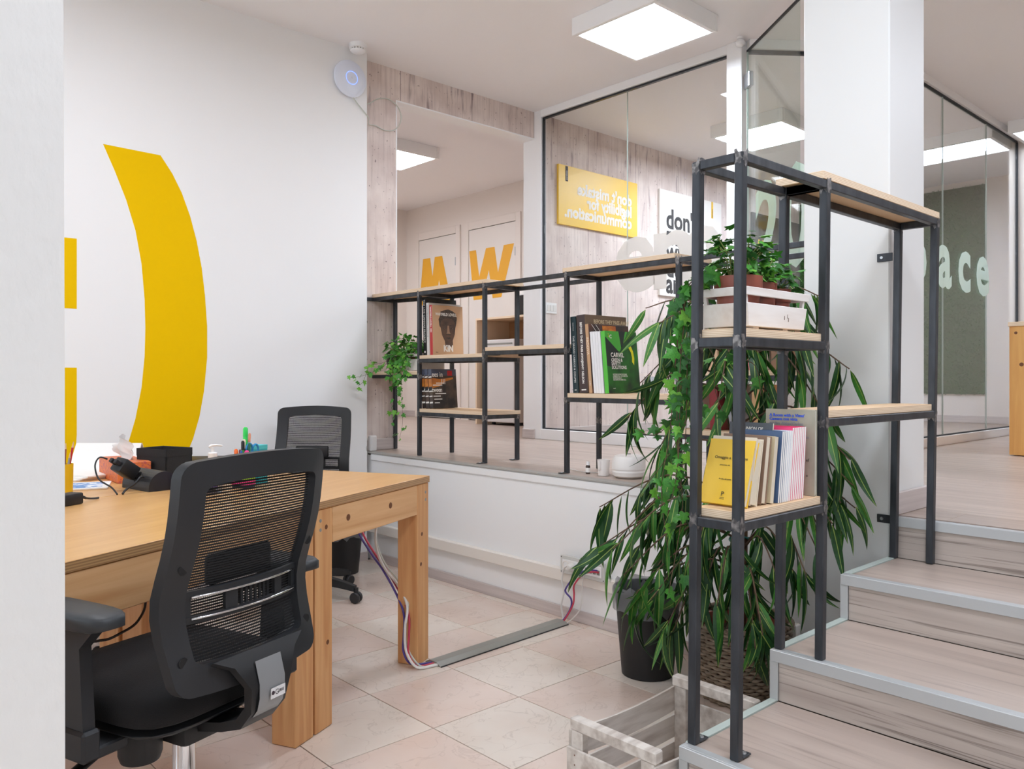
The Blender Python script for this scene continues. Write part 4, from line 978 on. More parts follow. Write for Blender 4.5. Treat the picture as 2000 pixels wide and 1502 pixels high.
c = tube('data_cable', [(2.66, 4.366, 2.9), (2.70, 4.368, 2.86), (2.745, 4.37, 2.825), (2.79, 4.39, 2.80), (2.84, 4.46, 2.785), (2.90, 4.472, 2.79), (2.97, 4.472, 2.775), (3.04, 4.47, 2.79), (3.085, 4.468, 2.84), (3.095, 4.468, 2.90), (3.06, 4.468, 2.96), (2.99, 4.47, 2.985), (2.92, 4.472, 2.97), (2.86, 4.46, 2.93), (2.81, 4.44, 2.90)], .0035, GREYC)
tag(c, 'thin pale cable looping from the access point across the concrete wall', 'cable')
t = T('motion_sensor', 'small white ball sensor at the top of the white partition post', 'sensor', (4.30, 2.655, CE))
mesh_ob('mount', alathe(B(), [(0, 0), (.02, 0), (.02, -.012), (0, -.012)], 16), TRIMW, t, smooth=True); mesh_ob('ball', alathe(B(), [(0, -.01), (.02, -.016), (.03, -.032), (.026, -.05), (.012, -.06), (0, -.062)], 20), TRIMW, t, smooth=True)
# sockets on the low wall
for q, (y0, y1, lab) in enumerate(((2.545, 2.675, 'socket plate with round earthed outlet and white plug'), (2.40, 2.54, 'socket plate with data jacks holding purple and red plugs'))):
    yc = (y0 + y1) / 2; hw = (y1 - y0) / 2
    t = T('wall_socket', lab + ' on the cable trunking', 'wall socket', (2.778, yc, .225))
    mesh_ob('plate', abox(B(), -.012, 0, -hw, hw, 0, .085, .002), mat('socket_grey', (206, 206, 202), .4), t)
    mesh_ob('insert', abox(B(), -.015, -.012, -hw + .015, hw - .015, .018, .068, .001), TRIMW, t)
    for sy in (-hw + .006, hw - .006):
        for sz in (.008, .077): mesh_ob('screw', alathe(B(), [(.003, 0), (.002, .001), (0, .001)], 8), BLK, t, (-.012, sy, sz), (0, R(-90), 0))
    if q == 0:
        mesh_ob('outlet', alathe(B(), [(.02, 0), (.02, .002), (.017, .002), (.016, -.006), (0, -.006)], 20), CREAM, t, (-.0165, .025, .043), (0, R(-90), 0))
        for k in (-1, 0, 1): mesh_ob('hole', alathe(B(), [(.0025, 0), (0, .0008)], 8), BLK, t, (-.0115, .025 + k * .007, .043), (0, R(-90), 0))
    else:
        for k in range(4): mesh_ob('jack', abox(B(), -.016, -.0149, -.045 + k * .024, -.028 + k * .024, .03, .052), GREYPL, t)
def cord(lab, pts, r, m, plug=None):
    t = tag(tube('mains_cable' if plug else 'data_cable', pts, r, m), lab, 'cable'); return t
X1 = 2.745
cord('white power cord hanging from the round wall outlet down to the floor cover', [(2.755, 2.585, .277), (2.735, 2.60, .275), (2.74, 2.631, .246), (X1, 2.645, .188), (X1, 2.632, .143), (X1, 2.648, .078), (2.748, 2.64, .02), (2.735, 2.635, .008)], .0042, WHC, 1)
pg = T('power_plug', 'white plug in the round wall outlet', 'plug', (2.7616, 2.588, .268), (0, R(-90), 0)); mesh_ob('body', alathe(B(), [(0, 0), (.017, 0), (.018, .02), (.010, .032), (0, .034)], 16), WHC, pg, smooth=True); mesh_ob('rim', alathe(B(), [(.0185, .001), (.0185, .005), (.016, .005)], 16), TRIMW, pg)
cord('purple data cable running from the wall jacks to the floor cover', [(2.762, 2.439, .275), (2.735, 2.46, .278), (2.735, 2.502, .264), (2.735, 2.566, .219), (X1, 2.618, .164), (X1, 2.618, .144), (X1, 2.585, .12), (X1, 2.588, .078), (2.74, 2.625, .02), (2.728, 2.64, .007)], .0042, PURPLE)
cord('red data cable running from the wall jacks to the floor cover', [(2.762, 2.43, .268), (2.73, 2.45, .272), (2.73, 2.502, .25), (2.735, 2.556, .192), (X1, 2.566, .143), (X1, 2.575, .093), (2.735, 2.618, .018), (2.72, 2.63, .007)], .0042, REDC)
cord('thin white data cable at the right of the red one below the jacks', [(2.765, 2.50, .27), (2.75, 2.505, .262), (2.755, 2.521, .223), (2.755, 2.527, .15), (2.75, 2.537, .077), (2.74, 2.598, .01), (2.725, 2.615, .006)], .003, WHC)
# floor cover and the cables at the desk leg
a_, b_ = Vector((1.955, 2.60, 0)), Vector((2.735, 2.642, 0)); an = math.atan2((b_ - a_).y, (b_ - a_).x); Lc = (b_ - a_).length
t = T('cable_cover', 'grey floor cable cover between the desk leg and the low wall', 'cable cover', a_, (0, 0, an))
mesh_ob('body', aprism(B(), [(-.048, .001), (-.045, .005), (-.022, .016), (.022, .016), (.045, .005), (.048, .001)], 0, Lc, 'x'), mat('cover_grey', (150, 150, 142), .4), t); mesh_ob('lip', abox(B(), .002, Lc - .002, -.05, -.0455, .0005, .004), BLK2, t)
RD = [(1.924, 3.12, .59), (1.922, 3.07, .47), (1.913, 2.95, .39), (1.905, 2.85, .34), (1.88, 2.72, .276), (1.88, 2.66, .201), (1.862, 2.634, .122), (1.857, 2.629, .061), (1.88, 2.608, .012), (1.95, 2.595, .0075), (2.0, 2.60, .007)]
def off(P, dx, dy, dz): return [(x + dx, y + dy, max(z + dz, .0055)) for x, y, z in P]
cord('red cable sagging from under the desk along its right leg', RD, .0045, REDC)
cord('purple cable sagging beside the red one along the desk leg', off(RD, -.012, .018, .006)[:9] + [(1.95, 2.61, .0075), (2.0, 2.615, .007)], .0045, PURPLE)
WD = [(1.923, 2.93, .60), (1.905, 2.94, .49), (1.90, 2.92, .415), (1.895, 2.85, .349), (1.885, 2.75, .309), (1.872, 2.66, .242), (1.848, 2.64, .162), (1.85, 2.635, .071), (1.872, 2.594, .012), (1.95, 2.575, .0065), (2.0, 2.578, .006)]
cord('thick white cable hanging in front of the desk leg', WD, .0055, WHC); cord('thin grey cable beside the thick white one at the desk leg', off(WD, .012, .012, .012)[:8] + [(1.89, 2.60, .012), (1.95, 2.585, .0065), (2.0, 2.59, .006)], .004, GREYC)
cord('black cable looping under the desk behind the near chair', [(.83, 2.66, .62), (.858, 2.62, .47), (.827, 2.59, .409), (.771, 2.57, .387), (.726, 2.59, .371), (.69, 2.62, .394), (.69, 2.68, .60)], .004, BLK)
# ================================================================ small things
def bin_(label, loc, r0, r1, h, bag=True, group=None):
    t = T('waste_bin', label, 'waste bin', loc)
    mesh_ob('bucket', alathe(B(), [(0, .001), (r0, .001), (r1, h), (r1 + .004, h), (r1 + .004, h - .012), (r1 - .004, h - .004), (r0 - .006, .006), (0, .006)], 32), BLK, t, smooth=True)
    if bag:
        bm = B(); rg = random.Random(3); rings = []
        for f, z in ((1.03, h - .085), (1.07, h - .05), (1.05, h - .01), (1.03, h + .012), (.95, h + .006), (.88, h - .05), (.8, h - .14)):
            rings.append([bm.verts.new((r1 * f * (1 + rg.uniform(-.04, .05)) * math.cos(2 * math.pi * i / 36), r1 * f * (1 + rg.uniform(-.04, .05)) * math.sin(2 * math.pi * i / 36), z + rg.uniform(-.012, .012))) for i in range(36)])
        for A_, B_ in zip(rings, rings[1:]):
            for i in range(36): bm.faces.new((A_[i], A_[(i + 1) % 36], B_[(i + 1) % 36], B_[i]))
        mesh_ob('bin_bag', bm, frosted_mat('bag_film', (176, 178, 182), .45) if 'bag_film' not in MATS else MATS['bag_film'], t, smooth='all')
    return t
bin_('black waste bin with clear bag standing behind the big plant', (2.52, 1.965, 0), .10, .128, .335)
bin_('black waste bin under the desks near the white wall', (2.49, 4.20, 0), .095, .125, .30)
t = T('aroma_diffuser', 'round white aroma diffuser on the platform edge', 'diffuser', (2.975, 2.43, ZP))
mesh_ob('body', alathe(B(), [(0, .002), (.06, .002), (.075, .012), (.079, .03), (.076, .036), (.076, .039), (.079, .043), (.078, .085), (.068, .103), (.045, .11), (0, .111)], 36), mat('diffuser_white', (236, 232, 228), .35), t, smooth=True); mesh_ob('nozzle', alathe(B(), [(.01, .111), (.008, .115), (0, .115)], 16), GREYPL, t, smooth=True)
t = T('plastic_cup', 'white plastic measuring cup left of the aroma diffuser', 'cup', (2.945, 2.56, ZP)); mesh_ob('wall', alathe(B(), [(0, .002), (.026, .002), (.031, .078), (.029, .078), (.025, .006), (0, .006)], 24), mat('cup_white', (234, 228, 224), .4), t, smooth=True); mesh_ob('handle', abox(B(), -.036, -.028, -.006, .006, .03, .074, .002), MATS['cup_white'], t)
t = T('oil_bottle', 'tiny dark oil bottle with white cap beside the plastic cup', 'bottle', (2.95, 2.665, ZP)); mesh_ob('glass', alathe(B(), [(0, .001), (.011, .001), (.0115, .036), (.007, .044), (0, .044)], 16), mat('amber_glass', (52, 34, 26), .15), t, smooth=True); mesh_ob('cap', alathe(B(), [(.0085, .043), (.0085, .06), (0, .061)], 16), TRIMW, t, smooth=True); mesh_ob('paper_label', alathe(B(), [(.0119, .008), (.0121, .03)], 16), PAPER, t)
cord('thin white diffuser cord on the platform floor', [(2.98, 2.51, .684), (3.0, 2.62, .684), (2.97, 2.72, .684), (3.0, 2.80, .684), (3.03, 2.9, .684)], .002, WHC)
t = T('candle_glass', 'glass with a cream candle on the board beside the green brochure', 'candle', (3.02, 2.33, 1.0755)); mesh_ob('glass', alathe(B(), [(0, .001), (.032, .001), (.036, .08), (.0335, .08), (.03, .012), (0, .012)], 24), CLEAR, t, smooth=True); mesh_ob('wax', alathe(B(), [(0, .014), (.029, .014), (.0315, .056), (0, .055)], 24), mat('candle_wax', (236, 224, 210), .5), t, smooth=True)
t = T('corner_cable_clip', 'small white plastic end piece at the platform corner by the white wall', 'cable clip', (2.83, 4.41, ZP + .0016)); mesh_ob('body', abox(B(), -.02, .03, -.016, .016, 0, .10, .008, seg=2), mat('clip_white', (224, 222, 220), .4), t); mesh_ob('wire', atube(B(), smooth_path([(-.022, 0, .09), (-.05, -.02, .07), (-.058, -.03, .02), (-.045, -.022, -.02)]), .0022, 6), GREYC, t)
# ---- on the desks (z .75)
ZD = .7503
t = T('tissue_box', 'orange and purple patterned tissue box with a tissue pulled out', 'tissue box', (1.035, 3.40, ZD), (0, 0, R(-4)))
mesh_ob('carton', abox(B(), -.06, .06, -.15, .16, 0, .078, .002), mat('tissue_print', (224, 122, 62), .5, c2=(190, 92, 86), sc=(110, 110, 110), lo=.48, hi=.62, detail=2), t)
bm = B(); rg = random.Random(5); prev = None
for i in range(9):
    u = i / 8; row = []
    for j in range(7):
        v = j / 6; row.append(bm.verts.new((.02 * math.sin(u * 9 + v * 3) + rg.uniform(-.008, .008), -.07 + .14 * u + (v * .04) + rg.uniform(-.006, .006), .078 + v * (.075 + .025 * math.sin(u * 5)))))
    if prev:
        for j in range(6): bm.faces.new((prev[j], row[j], row[j + 1], prev[j + 1]))
    prev = row
mesh_ob('tissue', bm, mat('tissue_paper', (232, 230, 228), .8), t, smooth='all')
t = T('storage_box', 'open black fabric storage box on the back desk', 'storage box', (1.15, 3.29, ZD), (0, 0, R(20))); bw, bd, bh = .062, .084, .122
bm = B(); abox(bm, -bw, bw, -bd, bd, 0, .006)
for a in ((-bw, -bw + .006, -bd, bd), (bw - .006, bw, -bd, bd), (-bw, bw, -bd, -bd + .006), (-bw, bw, bd - .006, bd)): abox(bm, *a, 0, bh, .001)
mesh_ob('walls', bm, mat('box_fabric', (32, 32, 33), .85, bump=.3, bsc=(300, 300, 300)), t)
bm = B()
for a in ((-bw - .001, -bw + .001, -bd, bd), (bw - .001, bw + .001, -bd, bd), (-bw, bw, -bd - .001, -bd + .001), (-bw, bw, bd - .001, bd + .001)): abox(bm, *a, bh - .028, bh + .001)
mesh_ob('hem', bm, MATS['box_fabric'], t)
t = T('power_block', 'dark half round power outlet block on the desk', 'power outlet', (1.015, 3.045, ZD), (0, 0, R(8)))
pts = [(.056 * math.cos(math.pi * k / 16), .012 + .056 * math.sin(math.pi * k / 16)) for k in range(17)]; mesh_ob('shell', aprism(B(), [(-.056, .0)] + [(.056, 0)][:0] + pts[::-1] + [(.056, 0)], -.1, .1, 'y'), BLK2, t)
mesh_ob('outlet', alathe(B(), [(.021, 0), (.021, .003), (.018, .003), (.017, .001), (0, .001)], 20), BLK, t, (-.046, .0, .045), (0, R(-55), 0)); mesh_ob('socket_hole', alathe(B(), [(.004, 0), (0, .003)], 10), SILVER, t, (-.049, .045, .042), (0, R(-55), 0))
t = T('charger', 'black plug-in charger sticking out of the power block', 'charger', (.958, 3.05, .806), (R(10), R(-55), R(8))); mesh_ob('body', abox(B(), -.026, .026, -.03, .03, .004, .075, .006, seg=2), BLK, t, smooth=True); mesh_ob('neck', abox(B(), -.014, .014, -.014, .014, -.014, .006, .003), BLK, t)
for y_ in (-.012, .014): mesh_ob('usb_plug', abox(B(), -.008, .008, y_ - .007, y_ + .007, .075, .1, .002), BLK2, t)
cord('thin charger cable curling down to the desk seam', [(.87, 3.045, .865), (.845, 3.05, .872), (.828, 3.04, .845), (.835, 3.02, .80), (.86, 2.97, .775), (.868, 2.93, .754)], .0028, BLK); cord('black power lead from the outlet block to the desk seam', [(.97, 2.985, .80), (.95, 2.955, .803), (.93, 2.945, .785), (.90, 2.945, .765), (.885, 2.93, .754)], .0038, BLK); cord('black lead behind the power block', [(1.07, 2.96, .765), (1.12, 2.98, .757), (1.2, 3.06, .756), (1.3, 3.12, .755)], .0038, BLK)
t = T('power_supply', 'black rectangular laptop power supply at the left end of the desk', 'power supply', (.655, 2.80, ZD), (0, 0, R(28))); mesh_ob('body', abox(B(), -.075, .075, -.026, .026, 0, .036, .005, seg=2), BLK, t, smooth=True); mesh_ob('cable_sleeve', atube(B(), [(.075, 0, .018), (.10, .004, .016), (.115, .008, .01)], .006, 8, .004), BLK, t); mesh_ob('lead', atube(B(), smooth_path([(.112, .007, .011), (.135, .012, .006), (.155, .012, .004), (.17, .014, .0035)]), .0035, 6), BLK, t)
t = T('pencil_cup', 'yellow pencil cup holding pencils next to the foreground wall', 'pencil cup', (.735, 3.085, ZD)); mesh_ob('cup', alathe(B(), [(0, 0), (.034, 0), (.036, .105), (.033, .105), (.031, .004), (0, .004)], 24), mat('cup_yellow', (232, 184, 20), .4), t, smooth=True)
for k, (dx, dy, hh, c, lab) in enumerate(((.024, -.006, .175, (196, 44, 44), 'red pencil with a sharpened tip in the yellow cup'), (.012, .012, .168, (150, 90, 60), 'brown pencil in the yellow cup'), (.026, .006, .145, (64, 84, 176), 'blue pen in the yellow cup'), (.018, -.016, .14, (150, 150, 160), 'grey pen in the yellow cup'))):
    p_ = T('pencil', lab, 'pencil', (.735 + dx * .4, 3.085 + dy * .4, ZD + .006), (-dy * 6, dx * 6, 0)); mesh_ob('shaft', alathe(B(), [(0, 0), (.0037, 0), (.0037, hh - .02), (0, hh - .02)], 8), mat('pencil_%d' % k, c, .4), p_); mesh_ob('tip', alathe(B(), [(.0037, hh - .02), (.001, hh), (0, hh)], 8), mat('pencil_wood', (216, 180, 140), .6), p_)
t = T('booklet', 'blue and white booklet lying on the desk by the yellow cup', 'booklet', (.86, 3.24, ZD), (0, 0, R(-20))); mesh_ob('pages', abox(B(), -.07, .07, -.1, .1, 0, .006, .001), PAPER, t); mesh_ob('blue_print', abox(B(), -.06, .05, -.085, .07, .006, .0066), mat('booklet_blue', (60, 130, 196), .4, c2=(226, 232, 240), sc=(30, 30, 30), lo=.5, hi=.55), t)
t = T('crumpled_note', 'small pale crumpled note beside the blue booklet', 'note', (.80, 3.33, ZD), (0, 0, .4)); bm = alathe(B(), [(0, 0), (.02, .002), (.024, .014), (.014, .026), (0, .022)], 9); [setattr(v, 'co', v.co + Vector((rg.uniform(-.004, .004), rg.uniform(-.004, .004), max(-v.co.z, rg.uniform(-.003, .003))))) for v in bm.verts]; mesh_ob('paper', bm, PAPER, t)
t = T('paper_stack', 'flat stack of white papers behind the yellow cup', 'papers', (.93, 3.60, ZD), (0, 0, R(12)))
for k in range(3): mesh_ob('sheet', abox(B(), -.1 + .012 * k, .1 + .01 * k, -.15 - .006 * k, .14, k * .006, k * .006 + .0055), PAPER, t, (0, 0, 0), (0, 0, .05 * k))
t = T('folded_card', 'white folded card standing like a tent behind the tissue box', 'card', (1.07, 3.72, ZD), (0, 0, R(47)))
mesh_ob('panel', aprism(B(), [(-.075, .0), (-.072, .0), (-.002, .118), (.0, .12), (-.004, .12)], -.14, .14, 'y'), PAPER, t); mesh_ob('panel', aprism(B(), [(.075, .0), (.072, .0), (.002, .118), (.0, .12), (.004, .12)], -.14, .14, 'y'), PAPER, t)
t = T('desk_calendar', 'tiny tent calendar with black number beside the black fabric box', 'calendar', (1.285, 3.21, ZD), (0, 0, R(-38))); mesh_ob('card', aprism(B(), [(-.03, 0), (-.028, 0), (0, .062), (.028, 0), (.03, 0), (.001, .066), (-.001, .066)], -.035, .035, 'y'), PAPER, t); mesh_ob('cover', aprism(B(), [(.0315, 0), (.0305, 0), (.0015, .066), (.0025, .066)], -.035, .035, 'y'), BLK, t); text('17', .034, INKB, t, (-.0205, .022, .022), (0, -1, 0), (.42, 0, .9), bold=.0006, thick=.0003)
t = T('black_case', 'flat black laptop case lying behind the hand sanitizer', 'case', (1.47, 3.55, ZD), (0, 0, R(-30))); mesh_ob('shell', abox(B(), -.2, .2, -.12, .12, 0, .042, .012, seg=3), BLK, t, smooth=True); mesh_ob('zip', abox(B(), -.2005, .2005, -.1205, .1205, .019, .022), BLK2, t)
t = T('webcam', 'small round black webcam behind the chair top on the desk', 'webcam', (1.17, 3.02, ZD)); mesh_ob('ball', alathe(B(), [(0, .03), (.022, .036), (.031, .06), (.026, .082), (0, .094)], 20), BLK2, t, smooth=True); mesh_ob('foot', alathe(B(), [(0, 0), (.03, 0), (.026, .01), (.008, .014), (.008, .034), (0, .034)], 20), BLK, t, smooth=True)
t = T('purple_pouch', 'rounded purple pencil pouch behind the near chair', 'pouch', (1.13, 2.875, ZD), (0, 0, R(10))); mesh_ob('body', alathe(B(), [(0, 0), (.055, .004), (.068, .035), (.06, .07), (.03, .092), (0, .096)], 24), mat('purple_felt', (132, 104, 190), .8), t, smooth=True); mesh_ob('zip', atube(B(), [(.066 * math.cos(2 * math.pi * k / 24), .066 * math.sin(2 * math.pi * k / 24), .05) for k in range(25)], .003, 6), mat('pink_zip', (196, 70, 110), .5), t)
t = T('hand_sanitizer', 'clear hand sanitizer bottle with white pump on the desk', 'bottle', (1.135, 2.78, ZD)); mesh_ob('bottle', alathe(B(), [(0, .001), (.032, .001), (.036, .01), (.036, .092), (.032, .106), (.014, .117), (.012, .12), (0, .12)], 28), CLEAR, t, smooth=True); mesh_ob('gel', alathe(B(), [(0, .004), (.031, .004), (.032, .07), (0, .07)], 24), glass_mat('gel', (226, 228, 232), .5), t, smooth=True)
pm = mesh_ob('pump', alathe(B(), [(.014, .115), (.0155, .118), (.0155, .138), (.013, .14), (.006, .141), (.005, .156), (0, .156)], 20), TRIMW, t, smooth=True); mesh_ob('nozzle', atube(B(), [(-.012, 0, .158), (-.005, 0, .164), (.012, -.004, .165), (.03, -.01, .162)], .0055, 10, .003), TRIMW, pm, smooth='all')
# pen organiser
t = T('pen_holder', 'colourful striped pen holder full of pens and markers on the desk', 'pen holder', (1.275, 2.842, ZD), (0, 0, R(25)))
mesh_ob('body', alathe(B(), [(0, 0), (.04, 0), (.042, .1), (.039, .1), (.037, .004), (0, .004)], 24), mat('holder_dark', (40, 42, 52), .5), t, smooth=True)
for k, c in enumerate(((222, 60, 130), (150, 196, 52), (60, 150, 196), (206, 60, 96))): mesh_ob('colour_band', alathe(B(), [(.0418 + .0004, .012 + .02 * k), (.0422 + .0004, .026 + .02 * k)], 24), mat('band_%d' % k, c, .5), t)
pens = [('orange marker', (238, 110, 36), -.03, .01, .135, .007), ('blue pen', (48, 100, 176), -.02, -.012, .13, .0045), ('maroon pen', (130, 40, 70), -.012, .008, .132, .004), ('green and black marker', (60, 160, 60), -.008, -.006, .165, .006), ('pink marker', (240, 60, 140), .0, -.022, .13, .0085), ('black pen with cream top', (34, 34, 36), .006, .006, .168, .006), ('bright green highlighter', (40, 206, 84), .016, .012, .212, .0085), ('dark green pen', (30, 110, 86), .018, -.012, .155, .005), ('pale blue pencil with eraser', (120, 190, 210), .028, .004, .19, .0045)]
for k, (n_, c, dx, dy, hh, r_) in enumerate(pens):
    p_ = T('pen', n_ + ' standing in the colourful pen holder', 'pen', (1.275 + .7 * dx * math.cos(.44), 2.842 + .7 * dx * math.sin(.44) + dy * .7, ZD + .006), (-dy * 4, dx * 2.2, 0), 'pens in the pen holder')
    mesh_ob('shaft', alathe(B(), [(0, 0), (r_, 0), (r_, hh - .03), (r_ * .9, hh - .028), (0, hh - .028)], 12), mat('pen_%d' % k, c, .35), p_, smooth=True)
    cc = {3: (30, 30, 32), 5: (232, 214, 190), 8: (222, 150, 120)}.get(k, c); mesh_ob('cap', alathe(B(), [(r_ * 1.05, hh - .034), (r_ * 1.05, hh - .006), (r_ * .6, hh), (0, hh)], 12), mat('pen_cap_%d' % k, cc, .35), p_, smooth=True)
t = T('scissors', 'blue handled scissors in the colourful pen holder', 'scissors', (1.298, 2.847, ZD + .008), (0, R(8), R(25)))
for q in (-1, 1): mesh_ob('handle_ring', atube(B(), [(.016 * q + .016 * math.cos(2 * math.pi * k / 14), 0, .128 + .02 * math.sin(2 * math.pi * k / 14)) for k in range(15)], .004, 7), mat('scissor_blue', (36, 140, 200), .4), t)
mesh_ob('blades', abox(B(), -.006, .006, -.0015, .0015, 0, .11), SILVER, t)
t = T('teal_box', 'small teal box beside the pen holder', 'box', (1.365, 2.91, ZD), (0, 0, R(25))); mesh_ob('body', abox(B(), -.026, .026, -.02, .02, 0, .145, .001), mat('teal_card', (40, 160, 170), .5), t); mesh_ob('rim', abox(B(), -.0265, .0265, -.0205, .0205, .13, .146, .001), mat('teal_card2', (70, 186, 192), .5), t)
# trolley under the desks
t = T('drawer_trolley', 'white trolley with clear trays on casters under the desks', 'trolley', (1.06, 3.84, 0), (0, 0, R(25)))
for x in (-.16, .16):
    for y in (-.18, .18):
        lg = mesh_ob('leg', alathe(B(), [(0, .05), (.009, .05), (.009, .62), (0, .62)], 12), TRIMW, t, (x, y, 0), smooth=True)
        mesh_ob('caster', alathe(B(), [(0, -.008), (.02, -.008), (.022, 0), (.02, .008), (0, .008)], 14), BLK, lg, (0, 0, .0225), (R(90), 0, 0))
for z in (.1, .28, .46):
    bm = B(); abox(bm, -.15, .15, -.17, .17, z, z + .004)
    for a in ((-.15, -.146, -.17, .17), (.146, .15, -.17, .17), (-.15, .15, -.17, -.166), (-.15, .15, .166, .17)): abox(bm, *a, z, z + .13)
    mesh_ob('tray', bm, frosted_mat('tray_plastic', (226, 228, 230), .35) if 'tray_plastic' not in MATS else MATS['tray_plastic'], t)
mesh_ob('trolley_top', abox(B(), -.175, .175, -.195, .195, .62, .635, .003), TRIMW, t)
# ---- whitewashed fruit crate on the tiles
CX0, CX1, CY0, CY1, CH = 1.53, 2.0, 1.166, 1.45, .268
t = T('fruit_crate', 'whitewashed wooden fruit crate on the tiles beside the stairs', 'crate', ((CX0 + CX1) / 2, (CY0 + CY1) / 2, 0)); hx, hy = (CX1 - CX0) / 2, (CY1 - CY0) / 2; rg = random.Random(2)
def slat(name, bm): return mesh_ob(name, bm, CRATEW, t)
for sx in (-1, 1):
    for sy in (-1, 1): slat('corner_post', abox(B(), sx * (hx - .012) - .012, sx * (hx - .012) + .012, sy * (hy - .028) - .02, sy * (hy - .028) + .02, .004, CH - .03, .002))
    e_ = sx * (hx - .003)
    slat('top_bar', abox(B(), min(sx * (hx - .03), sx * hx), max(sx * (hx - .03), sx * hx), -hy + .004, hy - .004, CH - .03, CH, .003))
    for z0, z1 in ((.115, .195), (.02, .105)): slat('end_slat', abox(B(), min(sx * hx, sx * (hx + .008)), max(sx * hx, sx * (hx + .008)), -hy, hy, z0, z1, .0015))
for sy in (-1, 1):
    for k, (z0, z1) in enumerate(((.165, .235), (.085, .15), (.01, .07))):
        bm = B(); prev = None; n_ = 10; bow = .004 if k else .012
        for i in range(n_ + 1):
            x = -hx + 2 * hx * i / n_; dz = -bow * math.sin(math.pi * i / n_); yy = sy * (hy - .001)
            cur = [bm.verts.new((x, yy, z0 + dz)), bm.verts.new((x, yy, z1 + dz)), bm.verts.new((x, yy - sy * .007, z1 + dz)), bm.verts.new((x, yy - sy * .007, z0 + dz))]
            if prev:
                for q in range(4): bm.faces.new((prev[q], prev[(q + 1) % 4], cur[(q + 1) % 4], cur[q]))
            else: bm.faces.new(cur)
            prev = cur
        bm.faces.new(prev[::-1]); bmesh.ops.recalc_face_normals(bm, faces=bm.faces[:]); slat('side_slat', bm)
for k in range(4): slat('bottom_slat', abox(B(), -hx + .002, hx - .002, -hy + .012 + k * .066, -hy + .06 + k * .066, .004, .011, .001))
for sy in (-.8, .8):
    for z_ in (.13, .155, .18, .04, .07): mesh_ob('nail', alathe(B(), [(.0022, 0), (0, .0012)], 8), KNOT, t, (-hx - .0081, sy * hy, z_), (0, R(-90), 0))
bm = B(); abox(bm, -hx - .0088, -hx - .0079, -.11, .02, .075, .098); abox(bm, -hx - .0088, -hx - .0079, .03, .05, .04, .09); mesh_ob('stencil_print', bm, mat('stencil_brown', (120, 82, 60), .7), t)
t = T('red_lid', 'red round lid lying at the bottom of the white crate', 'lid', (1.70, 1.25, .0125)); mesh_ob('disc', alathe(B(), [(0, 0), (.05, 0), (.052, .012), (.048, .016), (0, .016)], 28), mat('lid_red', (170, 28, 40), .35), t, smooth=True); mesh_ob('knob', alathe(B(), [(.01, .015), (.012, .026), (0, .03)], 16), MATS['lid_red'], t, smooth=True)
# ================================================================ plants
rp = random.Random(21)
def leaf_mat(name, c, c2, rough=.45): return mat(name, c, rough, c2=c2, sc=(14, 14, 14), lo=.35, hi=.7, rnd=1, spec=.35)
FD = leaf_mat('ficus_green', (36, 78, 32), (25, 58, 28)); FM = leaf_mat('ficus_mid_green', (64, 120, 44), (46, 96, 38)); FR = mat('leaf_rib', (138, 158, 74), .45)
ID = leaf_mat('ivy_dark', (50, 108, 40), (34, 84, 34)); IM = leaf_mat('ivy_mid', (78, 148, 50), (52, 120, 42)); IL = leaf_mat('ivy_light', (122, 184, 66), (92, 160, 56))
STEM = mat('brown_twig', (104, 78, 58), .7, c2=(82, 60, 46), sc=(30, 30, 30)); GST = mat('green_stem', (120, 128, 64), .6); BARK = mat('bark', (112, 84, 58), .8, c2=(84, 60, 42), sc=(40, 40, 10), bump=.5, bsc=(80, 80, 20))
def ficus_mesh(droop, curl, m):
    bm = B(); n = 9; rows = []
    for i in range(n + 1):
        t = i / n; w = .088 * (math.sin(math.pi * min(t ** .75, 1)) ** .8) * (1 - .25 * t) + .0015
        a = droop * t; y = math.sin(a) / droop if droop > .01 else t; z = -(1 - math.cos(a)) / droop if droop > .01 else 0; sx = curl * t * t
        rows.append([bm.verts.new((sx - w, y, z - w * .28)), bm.verts.new((sx - .0085 * (1 - t * .6), y, z)), bm.verts.new((sx + .0085 * (1 - t * .6), y, z)), bm.verts.new((sx + w, y, z - w * .28))])
    for a, b in zip(rows, rows[1:]):
        for k in range(3):
            f = bm.faces.new((a[k], a[k + 1], b[k + 1], b[k])); f.material_index = 1 if k == 1 else 0; f.smooth = True
    bmesh.ops.recalc_face_normals(bm, faces=bm.faces[:])
    me = bpy.data.meshes.new('leaf'); bm.to_mesh(me); bm.free(); me.materials.append(m); me.materials.append(FR); return me
FL = [ficus_mesh(d, c, m) for d, c, m in ((.5, .05, FD), (.9, -.06, FD), (1.2, .02, FD), (.25, .0, FM), (.7, .1, FM))]
def ivy_mesh(m, fold, asp):
    pts = [(0, 0), (-.24, -.1), (-.46, .1), (-.30, .3), (-.56, .52), (-.2, .58), (-.12, .8), (0, 1.05), (.12, .8), (.2, .58), (.54, .54), (.30, .3), (.46, .1), (.24, -.1)]
    bm = B(); c = bm.verts.new((0, .34, .05)); vs_ = [bm.verts.new((x * asp, y, -fold * abs(x) - .12 * max(y - .5, 0))) for x, y in pts]
    for i in range(len(vs_)):
        f = bm.faces.new((c, vs_[(i + 1) % len(vs_)], vs_[i])); f.smooth = True
    bmesh.ops.recalc_face_normals(bm, faces=bm.faces[:])
    me = bpy.data.meshes.new('leaf'); bm.to_mesh(me); bm.free(); me.materials.append(m); return me
VD = [ivy_mesh(m, f, a) for m, f, a in ((ID, .25, 1), (ID, .1, .85), (IM, .3, .95), (IM, .12, 1.05), (IL, .2, .9))]
